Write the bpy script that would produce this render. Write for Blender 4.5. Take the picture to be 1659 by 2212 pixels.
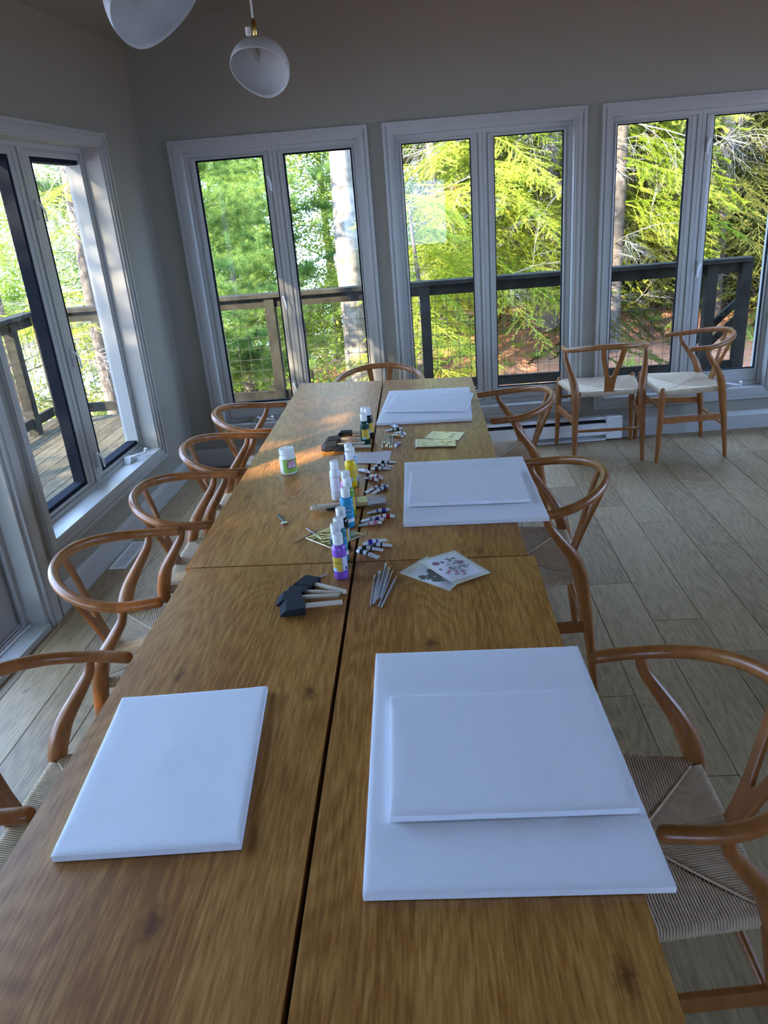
import bpy, math, random
from mathutils import Vector, Matrix, Euler, noise
for o in list(bpy.data.objects): bpy.data.objects.remove(o)
S = bpy.context.scene
COL = S.collection
R = math.radians
PI = math.pi
random.seed(7)

# ------------------------------------------------------------ camera
CW, CH, CF = 1659.0, 2212.0, 1608.54
CYAW, CPITCH, CROLL = -0.07298, -0.39483, -0.08340
CPOS = Vector((0, 0, 1.635))
_f = Vector((math.sin(CYAW), math.cos(CYAW), 0)); _r = Vector((math.cos(CYAW), -math.sin(CYAW), 0)); _u = Vector((0, 0, 1))
F3 = _f*math.cos(CPITCH)+_u*math.sin(CPITCH); _u2 = -_f*math.sin(CPITCH)+_u*math.cos(CPITCH)
R3 = _r*math.cos(CROLL)+_u2*math.sin(CROLL); U3 = -_r*math.sin(CROLL)+_u2*math.cos(CROLL)
cam = bpy.data.cameras.new('camera'); cam.sensor_fit = 'HORIZONTAL'; cam.sensor_width = 36; cam.lens = 36*CF/CW
cam.clip_start = .05; cam.clip_end = 200
co = bpy.data.objects.new('camera', cam); COL.objects.link(co)
co.matrix_world = Matrix(((R3.x, U3.x, -F3.x, CPOS.x), (R3.y, U3.y, -F3.y, CPOS.y), (R3.z, U3.z, -F3.z, CPOS.z), (0, 0, 0, 1)))
S.camera = co
def at(px, py, z):
    "point where the line of sight through a photo pixel meets the level z (used to measure off positions)"
    d = (px-CW/2)/CF*R3-(py-CH/2)/CF*U3+F3
    return CPOS+d*((z-CPOS.z)/d.z)

# ------------------------------------------------------------ light
EXPOSURE = 2.2
SKY = 5.0
SUN = 6.3
SUNDIR = Vector((-.60, -.62, .455)).normalized()       # towards the sun
S.view_settings.view_transform = 'Standard'; S.view_settings.look = 'None'
S.view_settings.gamma = 1; S.view_settings.use_curve_mapping = False; S.view_settings.exposure = EXPOSURE
w = bpy.data.worlds.new('sky'); S.world = w; w.use_nodes = True
nt = w.node_tree; nt.nodes.clear()
wo = nt.nodes.new('ShaderNodeOutputWorld'); bg = nt.nodes.new('ShaderNodeBackground')
sk = nt.nodes.new('ShaderNodeTexSky'); sk.sky_type = 'HOSEK_WILKIE'; sk.sun_direction = SUNDIR; sk.turbidity = 3.0; sk.ground_albedo = .3
mxs = nt.nodes.new('ShaderNodeMix'); mxs.data_type = 'RGBA'; mxs.inputs[0].default_value = .55
mxs.inputs[7].default_value = (.36, .57, 1.0, 1)
nt.links.new(sk.outputs[0], mxs.inputs[6]); nt.links.new(mxs.outputs[2], bg.inputs[0])
bg.inputs[1].default_value = SKY
nt.links.new(bg.outputs[0], wo.inputs[0])
sl = bpy.data.lights.new('sun', 'SUN'); sl.energy = SUN; sl.angle = R(.6); sl.color = (1.0, .86, .62)
so = bpy.data.objects.new('sun', sl); COL.objects.link(so); so.rotation_euler = SUNDIR.to_track_quat('Z', 'Y').to_euler()
so.location = SUNDIR*20

# ------------------------------------------------------------ materials
def mk(name, col=(.8, .8, .8), rough=.5, metal=0, spec=.5, var=0, vscale=5, bump=0, bscale=80, **kw):
    m = bpy.data.materials.new(name); m.use_nodes = True; n = m.node_tree; b = n.nodes['Principled BSDF']
    b.inputs['Base Color'].default_value = (*col, 1); b.inputs['Roughness'].default_value = rough
    b.inputs['Metallic'].default_value = metal; b.inputs['Specular IOR Level'].default_value = spec
    for k, v in kw.items(): b.inputs[k.replace('_', ' ')].default_value = v
    tc = n.nodes.new('ShaderNodeTexCoord')
    if var:
        t = n.nodes.new('ShaderNodeTexNoise'); t.inputs['Scale'].default_value = vscale; t.inputs['Detail'].default_value = 4
        n.links.new(tc.outputs['Object'], t.inputs['Vector'])
        r = n.nodes.new('ShaderNodeValToRGB'); e = r.color_ramp.elements
        e[0].position = .3; e[1].position = .7
        e[0].color = (*[max(0, c*(1-var)) for c in col], 1); e[1].color = (*[min(1, c*(1+var)) for c in col], 1)
        n.links.new(t.outputs[0], r.inputs[0]); n.links.new(r.outputs[0], b.inputs['Base Color'])
    if bump:
        t = n.nodes.new('ShaderNodeTexNoise'); t.inputs['Scale'].default_value = bscale; t.inputs['Detail'].default_value = 3
        n.links.new(tc.outputs['Object'], t.inputs['Vector'])
        bp = n.nodes.new('ShaderNodeBump'); bp.inputs['Strength'].default_value = bump; bp.inputs['Distance'].default_value = .002
        n.links.new(t.outputs[0], bp.inputs['Height']); n.links.new(bp.outputs[0], b.inputs['Normal'])
    return m

def wood(name, c_dark, c_mid, c_light, rough=.4, axis=1, fine=110, figure=3.0, knots=.0, objvar=.25, spec=.5, bump=.15):
    m = bpy.data.materials.new(name); m.use_nodes = True; n = m.node_tree; L = n.links; b = n.nodes['Principled BSDF']
    N = lambda t: n.nodes.new(t)
    tc = N('ShaderNodeTexCoord'); oi = N('ShaderNodeObjectInfo')
    ad = N('ShaderNodeVectorMath'); ad.operation = 'ADD'
    cb = N('ShaderNodeCombineXYZ'); mu = N('ShaderNodeMath'); mu.operation = 'MULTIPLY'; mu.inputs[1].default_value = 13.7
    L.new(oi.outputs['Random'], mu.inputs[0]); L.new(mu.outputs[0], cb.inputs[0]); L.new(mu.outputs[0], cb.inputs[1]); L.new(mu.outputs[0], cb.inputs[2])
    L.new(tc.outputs['Object'], ad.inputs[0]); L.new(cb.outputs[0], ad.inputs[1])
    def mp(long, cross):
        p = N('ShaderNodeMapping'); s = [cross]*3; s[axis] = long; p.inputs['Scale'].default_value = s
        L.new(ad.outputs[0], p.inputs['Vector']); return p
    # distorted rings for the figure
    p1 = mp(1.0, figure*1.5)
    nf = N('ShaderNodeTexNoise'); nf.inputs['Scale'].default_value = 1.0; nf.inputs['Detail'].default_value = 1.5; nf.inputs['Distortion'].default_value = .3
    L.new(p1.outputs[0], nf.inputs['Vector'])
    m2 = N('ShaderNodeMath'); m2.operation = 'MULTIPLY'; m2.inputs[1].default_value = 150
    L.new(nf.outputs[0], m2.inputs[0]); sn = N('ShaderNodeMath'); sn.operation = 'SINE'; L.new(m2.outputs[0], sn.inputs[0])
    # fine pores
    p2 = mp(fine*.075, fine); n2 = N('ShaderNodeTexNoise'); n2.inputs['Scale'].default_value = 1; n2.inputs['Detail'].default_value = 5; n2.inputs['Roughness'].default_value = .6
    L.new(p2.outputs[0], n2.inputs['Vector'])
    # broad patches
    p3 = mp(.8, 5); n3 = N('ShaderNodeTexNoise'); n3.inputs['Scale'].default_value = 1; n3.inputs['Detail'].default_value = 3
    L.new(p3.outputs[0], n3.inputs['Vector'])
    a1 = N('ShaderNodeMath'); a1.operation = 'MULTIPLY_ADD'; a1.inputs[1].default_value = .055; hf = N('ShaderNodeMath'); hf.operation = 'MULTIPLY'; hf.inputs[1].default_value = 1.0; L.new(n2.outputs[0], hf.inputs[0]); L.new(sn.outputs[0], a1.inputs[0]); L.new(hf.outputs[0], a1.inputs[2])
    a2 = N('ShaderNodeMath'); a2.operation = 'MULTIPLY_ADD'; a2.inputs[1].default_value = .42; L.new(n3.outputs[0], a2.inputs[0]); L.new(a1.outputs[0], a2.inputs[2])
    a3 = N('ShaderNodeMath'); a3.operation = 'MULTIPLY_ADD'; a3.inputs[1].default_value = objvar; L.new(oi.outputs['Random'], a3.inputs[0]); L.new(a2.outputs[0], a3.inputs[2])
    r = N('ShaderNodeValToRGB'); e = r.color_ramp.elements; e[0].position = .47; e[0].color = (*c_dark, 1); e[1].position = .83; e[1].color = (*c_light, 1)
    x = e.new(.64); x.color = (*c_mid, 1)
    sub = N('ShaderNodeMath'); sub.operation = 'SUBTRACT'; sub.inputs[1].default_value = objvar*.5+.07
    L.new(a3.outputs[0], sub.inputs[0]); L.new(sub.outputs[0], r.inputs[0])
    out = r.outputs[0]
    if knots:
        p4 = mp(4.2, 8.0); v = N('ShaderNodeTexVoronoi'); v.inputs['Scale'].default_value = 1.0; v.voronoi_dimensions = '2D'; L.new(p4.outputs[0], v.inputs['Vector'])
        kr = N('ShaderNodeValToRGB'); ke = kr.color_ramp.elements; ke[0].position = .0; ke[0].color = (knots, knots, knots, 1); ke[1].position = .15; ke[1].color = (0, 0, 0, 1)
        nw = N('ShaderNodeTexNoise'); nw.inputs['Scale'].default_value = 60; L.new(ad.outputs[0], nw.inputs['Vector'])
        wd = N('ShaderNodeMath'); wd.operation = 'MULTIPLY_ADD'; wd.inputs[1].default_value = .22; wd.inputs[2].default_value = -.11; L.new(nw.outputs[0], wd.inputs[0])
        w2 = N('ShaderNodeMath'); w2.operation = 'ADD'; L.new(wd.outputs[0], w2.inputs[0]); L.new(v.outputs['Distance'], w2.inputs[1])
        sc_ = N('ShaderNodeSeparateColor'); L.new(v.outputs['Color'], sc_.inputs[0]); gt = N('ShaderNodeMath'); gt.operation = 'LESS_THAN'; gt.inputs[1].default_value = .80; L.new(sc_.outputs[0], gt.inputs[0])
        w3 = N('ShaderNodeMath'); w3.operation = 'ADD'; L.new(w2.outputs[0], w3.inputs[0]); L.new(gt.outputs[0], w3.inputs[1]); L.new(w3.outputs[0], kr.inputs[0])
        mx = N('ShaderNodeMix'); mx.data_type = 'RGBA'; mx.inputs[7].default_value = (c_dark[0]*.35, c_dark[1]*.3, c_dark[2]*.3, 1)
        L.new(kr.outputs[0], mx.inputs[0]); L.new(out, mx.inputs[6]); out = mx.outputs[2]
    L.new(out, b.inputs['Base Color'])
    b.inputs['Roughness'].default_value = rough; b.inputs['Specular IOR Level'].default_value = spec
    bp = N('ShaderNodeBump'); bp.inputs['Strength'].default_value = bump; bp.inputs['Distance'].default_value = .001
    L.new(n2.outputs[0], bp.inputs['Height']); L.new(bp.outputs[0], b.inputs['Normal'])
    return m

def glassmat(name, tint=(1, 1, 1), ior=1.45, rough=0.0):
    m = bpy.data.materials.new(name); m.use_nodes = True; n = m.node_tree; n.nodes.clear()
    o = n.nodes.new('ShaderNodeOutputMaterial'); t = n.nodes.new('ShaderNodeBsdfTransparent'); g = n.nodes.new('ShaderNodeBsdfGlossy')
    lw = n.nodes.new('ShaderNodeLayerWeight'); lw.inputs[0].default_value = .5; mx = n.nodes.new('ShaderNodeMixShader')
    pw = n.nodes.new('ShaderNodeMath'); pw.operation = 'POWER'; pw.inputs[1].default_value = 5; n.links.new(lw.outputs['Facing'], pw.inputs[0])
    fr = n.nodes.new('ShaderNodeMath'); fr.operation = 'MULTIPLY_ADD'; r0 = ((ior-1)/(ior+1))**2; fr.inputs[1].default_value = 1-r0; fr.inputs[2].default_value = r0; n.links.new(pw.outputs[0], fr.inputs[0])
    t.inputs[0].default_value = (*tint, 1); g.inputs['Roughness'].default_value = rough
    n.links.new(fr.outputs[0], mx.inputs[0]); n.links.new(t.outputs[0], mx.inputs[1]); n.links.new(g.outputs[0], mx.inputs[2]); n.links.new(mx.outputs[0], o.inputs[0])
    return m

def filmmat(name, col, alpha, rough=.15):
    m = bpy.data.materials.new(name); m.use_nodes = True; n = m.node_tree; n.nodes.clear()
    o = n.nodes.new('ShaderNodeOutputMaterial'); t = n.nodes.new('ShaderNodeBsdfTransparent'); p = n.nodes.new('ShaderNodeBsdfPrincipled')
    p.inputs['Base Color'].default_value = (*col, 1); p.inputs['Roughness'].default_value = rough
    tc = n.nodes.new('ShaderNodeTexCoord'); nz = n.nodes.new('ShaderNodeTexNoise'); nz.inputs['Scale'].default_value = 45; nz.inputs['Distortion'].default_value = 1
    n.links.new(tc.outputs['Object'], nz.inputs['Vector'])
    bp = n.nodes.new('ShaderNodeBump'); bp.inputs['Strength'].default_value = .5; bp.inputs['Distance'].default_value = .004
    n.links.new(nz.outputs[0], bp.inputs['Height']); n.links.new(bp.outputs[0], p.inputs['Normal'])
    mx = n.nodes.new('ShaderNodeMixShader'); mx.inputs[0].default_value = alpha
    n.links.new(t.outputs[0], mx.inputs[1]); n.links.new(p.outputs[0], mx.inputs[2]); n.links.new(mx.outputs[0], o.inputs[0])
    return m

def leafmat(name, c1, c2, trans=.45, vs=1.3):
    m = bpy.data.materials.new(name); m.use_nodes = True; n = m.node_tree; n.nodes.clear(); L = n.links
    N = lambda t: n.nodes.new(t)
    o = N('ShaderNodeOutputMaterial'); d = N('ShaderNodeBsdfDiffuse'); t = N('ShaderNodeBsdfTranslucent'); mx = N('ShaderNodeMixShader'); mx.inputs[0].default_value = trans
    oi = N('ShaderNodeObjectInfo'); ge = N('ShaderNodeNewGeometry'); nz = N('ShaderNodeTexNoise'); nz.inputs['Scale'].default_value = vs; nz.inputs['Detail'].default_value = 4
    L.new(ge.outputs['Position'], nz.inputs['Vector'])
    a = N('ShaderNodeMath'); a.operation = 'MULTIPLY_ADD'; a.inputs[1].default_value = .45; L.new(oi.outputs['Random'], a.inputs[0]); L.new(nz.outputs[0], a.inputs[2])
    s = N('ShaderNodeMath'); s.operation = 'SUBTRACT'; s.inputs[1].default_value = .22; L.new(a.outputs[0], s.inputs[0])
    r = N('ShaderNodeValToRGB'); e = r.color_ramp.elements; e[0].position = .35; e[0].color = (*c1, 1); e[1].position = .65; e[1].color = (*c2, 1)
    L.new(s.outputs[0], r.inputs[0]); L.new(r.outputs[0], d.inputs[0]); L.new(r.outputs[0], t.inputs[0])
    L.new(d.outputs[0], mx.inputs[1]); L.new(t.outputs[0], mx.inputs[2]); L.new(mx.outputs[0], o.inputs[0])
    return m

M = {}
M['wall'] = mk('wall_paint', (.285, .262, .215), .55, bump=.12, bscale=160)
M['ceil'] = mk('ceiling_paint', (.285, .262, .215), .8, bump=.1, bscale=120)
M['trim'] = mk('gloss_white_trim', (.42, .405, .38), .30, bump=.04, bscale=40)
M['vinyl'] = mk('white_vinyl', (.42, .405, .38), .33)
M['gasket'] = mk('black_gasket', (.016, .018, .026), .85, spec=.08)
M['glass'] = glassmat('window_glass', ior=1.3)
M['oak'] = wood('oiled_oak', (.27, .098, .016), (.39, .165, .032), (.52, .255, .066), rough=.38, fine=190, objvar=.14, knots=.85, spec=.5)
M['plank'] = wood('grey_oak_plank', (.21, .142, .075), (.30, .205, .108), (.37, .265, .148), rough=.5, spec=.3, fine=150, knots=.5, objvar=.22)
M['beech'] = wood('oiled_beech', (.25, .085, .020), (.30, .108, .027), (.35, .138, .040), rough=.32, axis=2, fine=40, figure=.8, objvar=.10, bump=.05)
M['cord'] = mk('paper_cord', (.68, .54, .38), .85, var=.12, vscale=60)
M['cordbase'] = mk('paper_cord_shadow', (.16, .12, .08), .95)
M['canvas'] = mk('primed_canvas', (.86, .88, .95), .75, bump=.35, bscale=900)
M['deck'] = wood('weathered_deck', (.035, .027, .014), (.060, .047, .027), (.10, .080, .048), rough=.85, spec=.15, fine=70, objvar=.3)
M['deckrail'] = mk('weathered_rail_wood', (.025, .024, .019), .9, spec=.1, var=.35, vscale=9, bump=.4, bscale=30)
M['wire'] = mk('galvanised_wire', (.05, .045, .035), .7, spec=.2)
M['metalw'] = mk('white_enamel', (.80, .80, .80), .35)
M['dark'] = mk('dark_slot', (.02, .02, .02), .8)
M['white'] = mk('white_plastic', (.86, .87, .88), .35)
M['black'] = mk('black_foam', (.012, .014, .022), .9, bump=.5, bscale=500)
M['blackpl'] = mk('black_plastic', (.012, .012, .013), .35)
M['dowel'] = mk('pale_birch_dowel', (.74, .66, .55), .55)
M['ferrule'] = mk('steel_ferrule', (.75, .75, .76), .25, metal=1)
M['brass'] = mk('brass', (.60, .36, .10), .22, metal=1)
M['gold'] = mk('gold_foil', (.80, .66, .33), .30, metal=1)
M['silver'] = mk('pale_gold_foil', (.80, .77, .66), .34, metal=1)
M['film'] = filmmat('clear_sleeve', (.8, .82, .85), .13, .06)
M['tissue'] = filmmat('glassine_paper', (.72, .66, .70), .9, .5)
M['paper'] = mk('white_card', (.84, .82, .90), .6)
M['bristle'] = mk('golden_bristle', (.50, .22, .06), .6)
M['clearpl'] = filmmat('clear_acrylic_handle', (.55, .56, .60), .62, .12)
M['cedar'] = mk('natural_wood_handle', (.56, .47, .36), .45)
M['tan'] = mk('wooden_handle', (.50, .30, .14), .45)
M['shade'] = filmmat('frosted_glass_shade', (.54, .545, .54), .84, .45)
M['bulb'] = glassmat('clear_bulb', (.9, .9, .88), 1.3)
M['cable'] = mk('white_cable', (.75, .75, .75), .5)
M['bark'] = mk('conifer_bark', (.11, .09, .07), .95, var=.55, vscale=14, bump=1.0, bscale=22)
M['barkpale'] = mk('lichen_bark', (.21, .185, .15), .95, var=.5, vscale=11, bump=1.0, bscale=26)
M['twig'] = mk('dead_twig', (.42, .38, .33), .9)
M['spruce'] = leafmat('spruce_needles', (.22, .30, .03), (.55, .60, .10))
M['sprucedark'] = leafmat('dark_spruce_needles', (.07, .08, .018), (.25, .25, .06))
M['pine'] = leafmat('pine_needles', (.11, .20, .05), (.30, .42, .11))
M['leaf'] = leafmat('broad_leaves', (.16, .26, .05), (.42, .52, .12), .5)
M['dry'] = leafmat('dry_orange_needles', (.45, .20, .07), (.62, .34, .14), .4)
M['heater'] = mk('heater_enamel', (.78, .78, .78), .4)

# ground with needle litter
def groundmat():
    m = bpy.data.materials.new('forest_floor'); m.use_nodes = True; n = m.node_tree; L = n.links; b = n.nodes['Principled BSDF']; b.inputs['Roughness'].default_value = .95
    g = n.nodes.new('ShaderNodeNewGeometry'); t = n.nodes.new('ShaderNodeTexNoise'); t.inputs['Scale'].default_value = 1.7; t.inputs['Detail'].default_value = 8; t.inputs['Roughness'].default_value = .7
    L.new(g.outputs['Position'], t.inputs['Vector'])
    r = n.nodes.new('ShaderNodeValToRGB'); e = r.color_ramp.elements
    e[0].position = .30; e[0].color = (.10, .06, .035, 1); e[1].position = .72; e[1].color = (.55, .33, .22, 1)
    x = e.new(.47); x.color = (.36, .15, .075, 1); x = e.new(.60); x.color = (.46, .22, .12, 1)
    L.new(t.outputs[0], r.inputs[0]); L.new(r.outputs[0], b.inputs['Base Color'])
    t2 = n.nodes.new('ShaderNodeTexNoise'); t2.inputs['Scale'].default_value = 30; t2.inputs['Detail'].default_value = 5; L.new(g.outputs['Position'], t2.inputs['Vector'])
    bp = n.nodes.new('ShaderNodeBump'); bp.inputs['Strength'].default_value = 1; bp.inputs['Distance'].default_value = .03; L.new(t2.outputs[0], bp.inputs['Height']); L.new(bp.outputs[0], b.inputs['Normal'])
    return m
M['ground'] = groundmat()
_pm = {}
def paint(rgb, rough=.3):
    k = (tuple(rgb), rough)
    if k not in _pm: _pm[k] = mk('paint_%d' % len(_pm), rgb, rough)
    return _pm[k]

# ------------------------------------------------------------ mesh helpers
class MB:
    def __init__(s): s.v = []; s.f = []
    def add(s, vs, fs):
        o = len(s.v); s.v += [tuple(p) for p in vs]; s.f += [tuple(i+o for i in f) for f in fs]; return s
    def box(s, x0, x1, y0, y1, z0, z1, T=None):
        vs = [(x, y, z) for z in (z0, z1) for y in (y0, y1) for x in (x0, x1)]
        if T: vs = [T(*p) for p in vs]
        return s.add(vs, [(0, 2, 3, 1), (4, 5, 7, 6), (0, 1, 5, 4), (2, 6, 7, 3), (0, 4, 6, 2), (1, 3, 7, 5)])
    def prism(s, poly, d, T):
        "poly in the (a,b) plane, extruded from c=d[0] to d[1]; T(a,b,c)"
        n = len(poly); vs = [T(a, b, d[0]) for a, b in poly]+[T(a, b, d[1]) for a, b in poly]
        return s.add(vs, [tuple(range(n))[::-1], tuple(range(n, 2*n))]+[(i, (i+1) % n, n+(i+1) % n, n+i) for i in range(n)])
    def tube(s, pts, rad, seg=12, cap=True, up=None, closed=False):
        "rad: number, list, or list of (ra, rb)"
        pts = [Vector(p) for p in pts]; n = len(pts)
        if not isinstance(rad, (list, tuple)): rad = [rad]*n
        rad = [r if isinstance(r, (list, tuple)) else (r, r) for r in rad]
        t0 = (pts[1]-pts[0]).normalized()
        a = Vector(up) if up else (Vector((0, 0, 1)) if abs(t0.z) < .9 else Vector((1, 0, 0)))
        a = (a-t0*a.dot(t0)).normalized(); vs = []
        for i, p in enumerate(pts):
            t = (pts[min(i+1, n-1)]-pts[max(i-1, 0)])
            t = t.normalized() if t.length > 1e-9 else t0
            a = (a-t*a.dot(t)).normalized(); b = t.cross(a)
            for k in range(seg):
                q = 2*PI*k/seg; vs.append(p+a*(rad[i][0]*math.cos(q))+b*(rad[i][1]*math.sin(q)))
        fs = [(i*seg+k, i*seg+(k+1) % seg, (i+1)*seg+(k+1) % seg, (i+1)*seg+k) for i in range(n-1) for k in range(seg)]
        if cap: fs += [tuple(range(seg))[::-1], tuple((n-1)*seg+k for k in range(seg))]
        return s.add(vs, fs)
    def lathe(s, prof, seg=20, o=(0, 0, 0), cap=True):
        n = len(prof); vs = [(o[0]+r*math.cos(2*PI*k/seg), o[1]+r*math.sin(2*PI*k/seg), o[2]+z) for r, z in prof for k in range(seg)]
        fs = [(i*seg+k, i*seg+(k+1) % seg, (i+1)*seg+(k+1) % seg, (i+1)*seg+k) for i in range(n-1) for k in range(seg)]
        if cap: fs += [tuple(range(seg))[::-1], tuple((n-1)*seg+k for k in range(seg))]
        return s.add(vs, fs)
    def build(s, name, mat, parent=None, loc=None, rotz=0, smooth=True, bevel=0, angle=35):
        me = bpy.data.meshes.new(name); me.from_pydata(s.v, [], s.f)
        me.materials.append(mat)
        if smooth:
            me.polygons.foreach_set('use_smooth', [True]*len(me.polygons)); me.set_sharp_from_angle(angle=R(angle))
        me.update()
        o = bpy.data.objects.new(name, me); COL.objects.link(o)
        if parent: o.parent = parent
        if loc: o.location = loc
        o.rotation_euler.z = rotz
        if bevel:
            b = o.modifiers.new('bevel', 'BEVEL'); b.width = bevel; b.segments = 2; b.limit_method = 'ANGLE'
        return o
def tag(o, label=None, cat=None, group=None, kind=None):
    if label: o['label'] = label
    if cat: o['category'] = cat
    if group: o['group'] = group
    if kind: o['kind'] = kind
    return o
def empty(name, loc=(0, 0, 0), rz=0, **k):
    o = bpy.data.objects.new(name, None); COL.objects.link(o); o.location = loc; o.rotation_euler.z = rz; o.empty_display_size = .1
    return tag(o, **k)
def dup(root, loc, rot=None, scale=None):
    def cp(o, par):
        c = o.copy(); COL.objects.link(c); c.parent = par
        for ch in o.children: cp(ch, c)
        return c
    r = cp(root, None); r.location = loc
    if rot is not None: r.rotation_euler = rot
    if scale: r.scale = (scale,)*3
    return r
def bez(ps, n=8):
    "Catmull-Rom through points"
    P = [Vector(p) for p in ps]; P = [P[0]*2-P[1]]+P+[P[-1]*2-P[-2]]; out = []
    for i in range(1, len(P)-2):
        for k in range(n):
            t = k/n; a, b, c, d = P[i-1:i+3]
            out.append(.5*((2*b)+(c-a)*t+(2*a-5*b+4*c-d)*t*t+(3*b-a-3*c+d)*t**3))
    out.append(P[-2]); return out
def text(body, size, mat, parent, T, name='lettering', align='CENTER'):
    c = bpy.data.curves.new(name, 'FONT'); c.body = body; c.size = size; c.align_x = align; c.align_y = 'CENTER'; c.resolution_u = 2; c.offset = size*.012
    o = bpy.data.objects.new(name, c); COL.objects.link(o)
    dg = bpy.context.evaluated_depsgraph_get(); me = bpy.data.meshes.new_from_object(o.evaluated_get(dg)); bpy.data.objects.remove(o)
    for v in me.vertices: v.co = T(v.co.x, v.co.y)
    me.materials.clear(); me.materials.append(mat)
    o = bpy.data.objects.new(name, me); COL.objects.link(o); o.parent = parent
    return o

# ------------------------------------------------------------ room shell
BO = Vector((-1.65, 4.93, 0)); BD = Vector((1, .036, 0)).normalized(); BN = Vector((-.036, 1, 0)).normalized()
LD = Vector((.04, 1, 0)).normalized(); LN = Vector((-1, .04, 0)).normalized()
def WB(s, o, z): return BO+BD*s+BN*o+Vector((0, 0, z))
def WL(s, o, z): return BO+LD*s+LN*o+Vector((0, 0, z))
def ceilz(x): return 2.573+.213*(x+1.65)
XR, YR = 4.3, -2.8

def wall(name, W, s0, s1, openings, top, thick=.17):
    mb = MB(); ss = sorted(set([s0, s1]+[v for o in openings for v in o[:2]])); n = 0
    for a, b in zip(ss, ss[1:]):
        ops = sorted([(o[2], o[3]) for o in openings if o[0] <= a+1e-6 and o[1] >= b-1e-6]); z = -.02
        for q in ops:
            if q[0] > z+.001: mb.box(a, b, 0, thick, z, q[0], W)
            z = q[1]
        vs = [W(a, 0, z), W(b, 0, z), W(a, thick, z), W(b, thick, z), W(a, 0, top(a)), W(b, 0, top(b)), W(a, thick, top(a)), W(b, thick, top(b))]
        mb.add(vs, [(0, 2, 3, 1), (4, 5, 7, 6), (0, 1, 5, 4), (2, 6, 7, 3), (0, 4, 6, 2), (1, 3, 7, 5)])
    return tag(mb.build(name, M['wall'], smooth=False), kind='structure')
X = lambda x: x+1.65
WIN = [(X(-1.42), X(-.335), .272, 2.0), (X(-.125), X(.972), .272, 2.0), (X(1.183), X(2.28), .272, 2.0)]
WIN4 = (-1.93, -.589, .325, 2.02)
DOOR = (-4.75, -2.13, .0, 2.05)
wall('wall_back', WB, -.17, XR+1.85, WIN, lambda s: ceilz(s-1.65)+.02)
wall('wall_left', WL, YR-5.1, 0.0, [WIN4, DOOR], lambda s: 2.62)
wall('wall_right', lambda s, o, z: Vector((XR+o, s, z)), YR, 5.25, [(1.0, 4.4, .85, 2.1)], lambda s: ceilz(XR)+.02)
wall('wall_rear', lambda s, o, z: Vector((s, YR-o, z)), -2.0, XR, [(-.7, 1.1, .85, 1.95)], lambda s: ceilz(s)+.02)
mb = MB()
mb.add([(-2.35, YR-.5, ceilz(-2.35)), (XR+.5, YR-.5, ceilz(XR+.5)), (XR+.5, 5.7, ceilz(XR+.5)), (-2.35, 5.7, ceilz(-2.35)),
        (-2.35, YR-.5, ceilz(-2.35)+.2), (XR+.5, YR-.5, ceilz(XR+.5)+.2), (XR+.5, 5.7, ceilz(XR+.5)+.2), (-2.35, 5.7, ceilz(-2.35)+.2)],
       [(0, 1, 2, 3), (7, 6, 5, 4), (0, 4, 5, 1), (1, 5, 6, 2), (2, 6, 7, 3), (3, 7, 4, 0)])
tag(mb.build('ceiling', M['ceil'], smooth=False), kind='structure')

# floor: sub floor with separate planks
fl = tag(MB().box(-2.05, XR+.1, YR-.15, 5.25, -.16, -.013).build('floor', M['dark'], smooth=False), kind='structure')
PW = .195; known = {0: [1.759, 2.957, 4.129], 1: [1.44, 2.661, 3.842], 2: [1.2, 2.414, 3.59], 3: [2.1, 3.315, 4.5], -1: [2.151, 3.33, 4.5], -9: [2.16], -10: [2.22, 3.396], -11: [2.5]}
rows = range(-14, 19); pr = random.Random(3)
for k in rows:
    xr = .655+PW*(k+1); xl = xr-PW; xl2, xr2 = max(xl, -1.93), min(xr, XR)
    if xr2-xl2 < .02: continue
    ys = known.get(k, [pr.uniform(1, 2.2)]); L = 1.19; y = ys[0]
    while y > YR: y -= L
    cuts = []
    while y < 5.2: cuts.append(y); y += L
    for y0 in [cuts[0]]+cuts[1:]:
        y1 = min(y0+L, 5.14); y0 = max(y0, YR)
        if y1-y0 < .05: continue
        g = .0011; dz = pr.uniform(-.0004, 0)
        cx, cy = (xl2+xr2)/2, (y0+y1)/2; hx, hy = (xr2-xl2)/2, (y1-y0)/2
        q = MB(); a = [(-hx+g, -hy+g), (hx-g, -hy+g), (hx-g, hy-g), (-hx+g, hy-g)]
        i = .0013
        b2 = [(-hx+g+i, -hy+g+i), (hx-g-i, -hy+g+i), (hx-g-i, hy-g-i), (-hx+g+i, hy-g-i)]
        q.add([(x, y_, -.012) for x, y_ in a]+[(x, y_, dz-.0012) for x, y_ in a]+[(x, y_, dz) for x, y_ in b2],
              [(3, 2, 1, 0)]+[(j, (j+1) % 4, 4+(j+1) % 4, 4+j) for j in range(4)]+[(4+j, 4+(j+1) % 4, 8+(j+1) % 4, 8+j) for j in range(4)]+[(8, 9, 10, 11)])
        q.build('plank', M['plank'], fl, (cx, cy, 0), smooth=False)

def baseboard(name, W, segs, h=.125):
    mb = MB()
    for a, b in segs:
        mb.box(a, b, -.016, 0, 0, h-.03, W)
        mb.prism([(-.016, h-.03), (-.010, h-.012), (-.006, h-.004), (-.004, h), (0, h), (0, h-.03)], (a, b), lambda o, z, s: W(s, o, z))
    return tag(mb.build(name, M['trim'], smooth=False), kind='structure')
baseboard('baseboard_back', WB, [(.017, X(-.22)), (X(1.32), X(XR)-.02)])
baseboard('baseboard_left', WL, [(-2.035, 0)])

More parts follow.
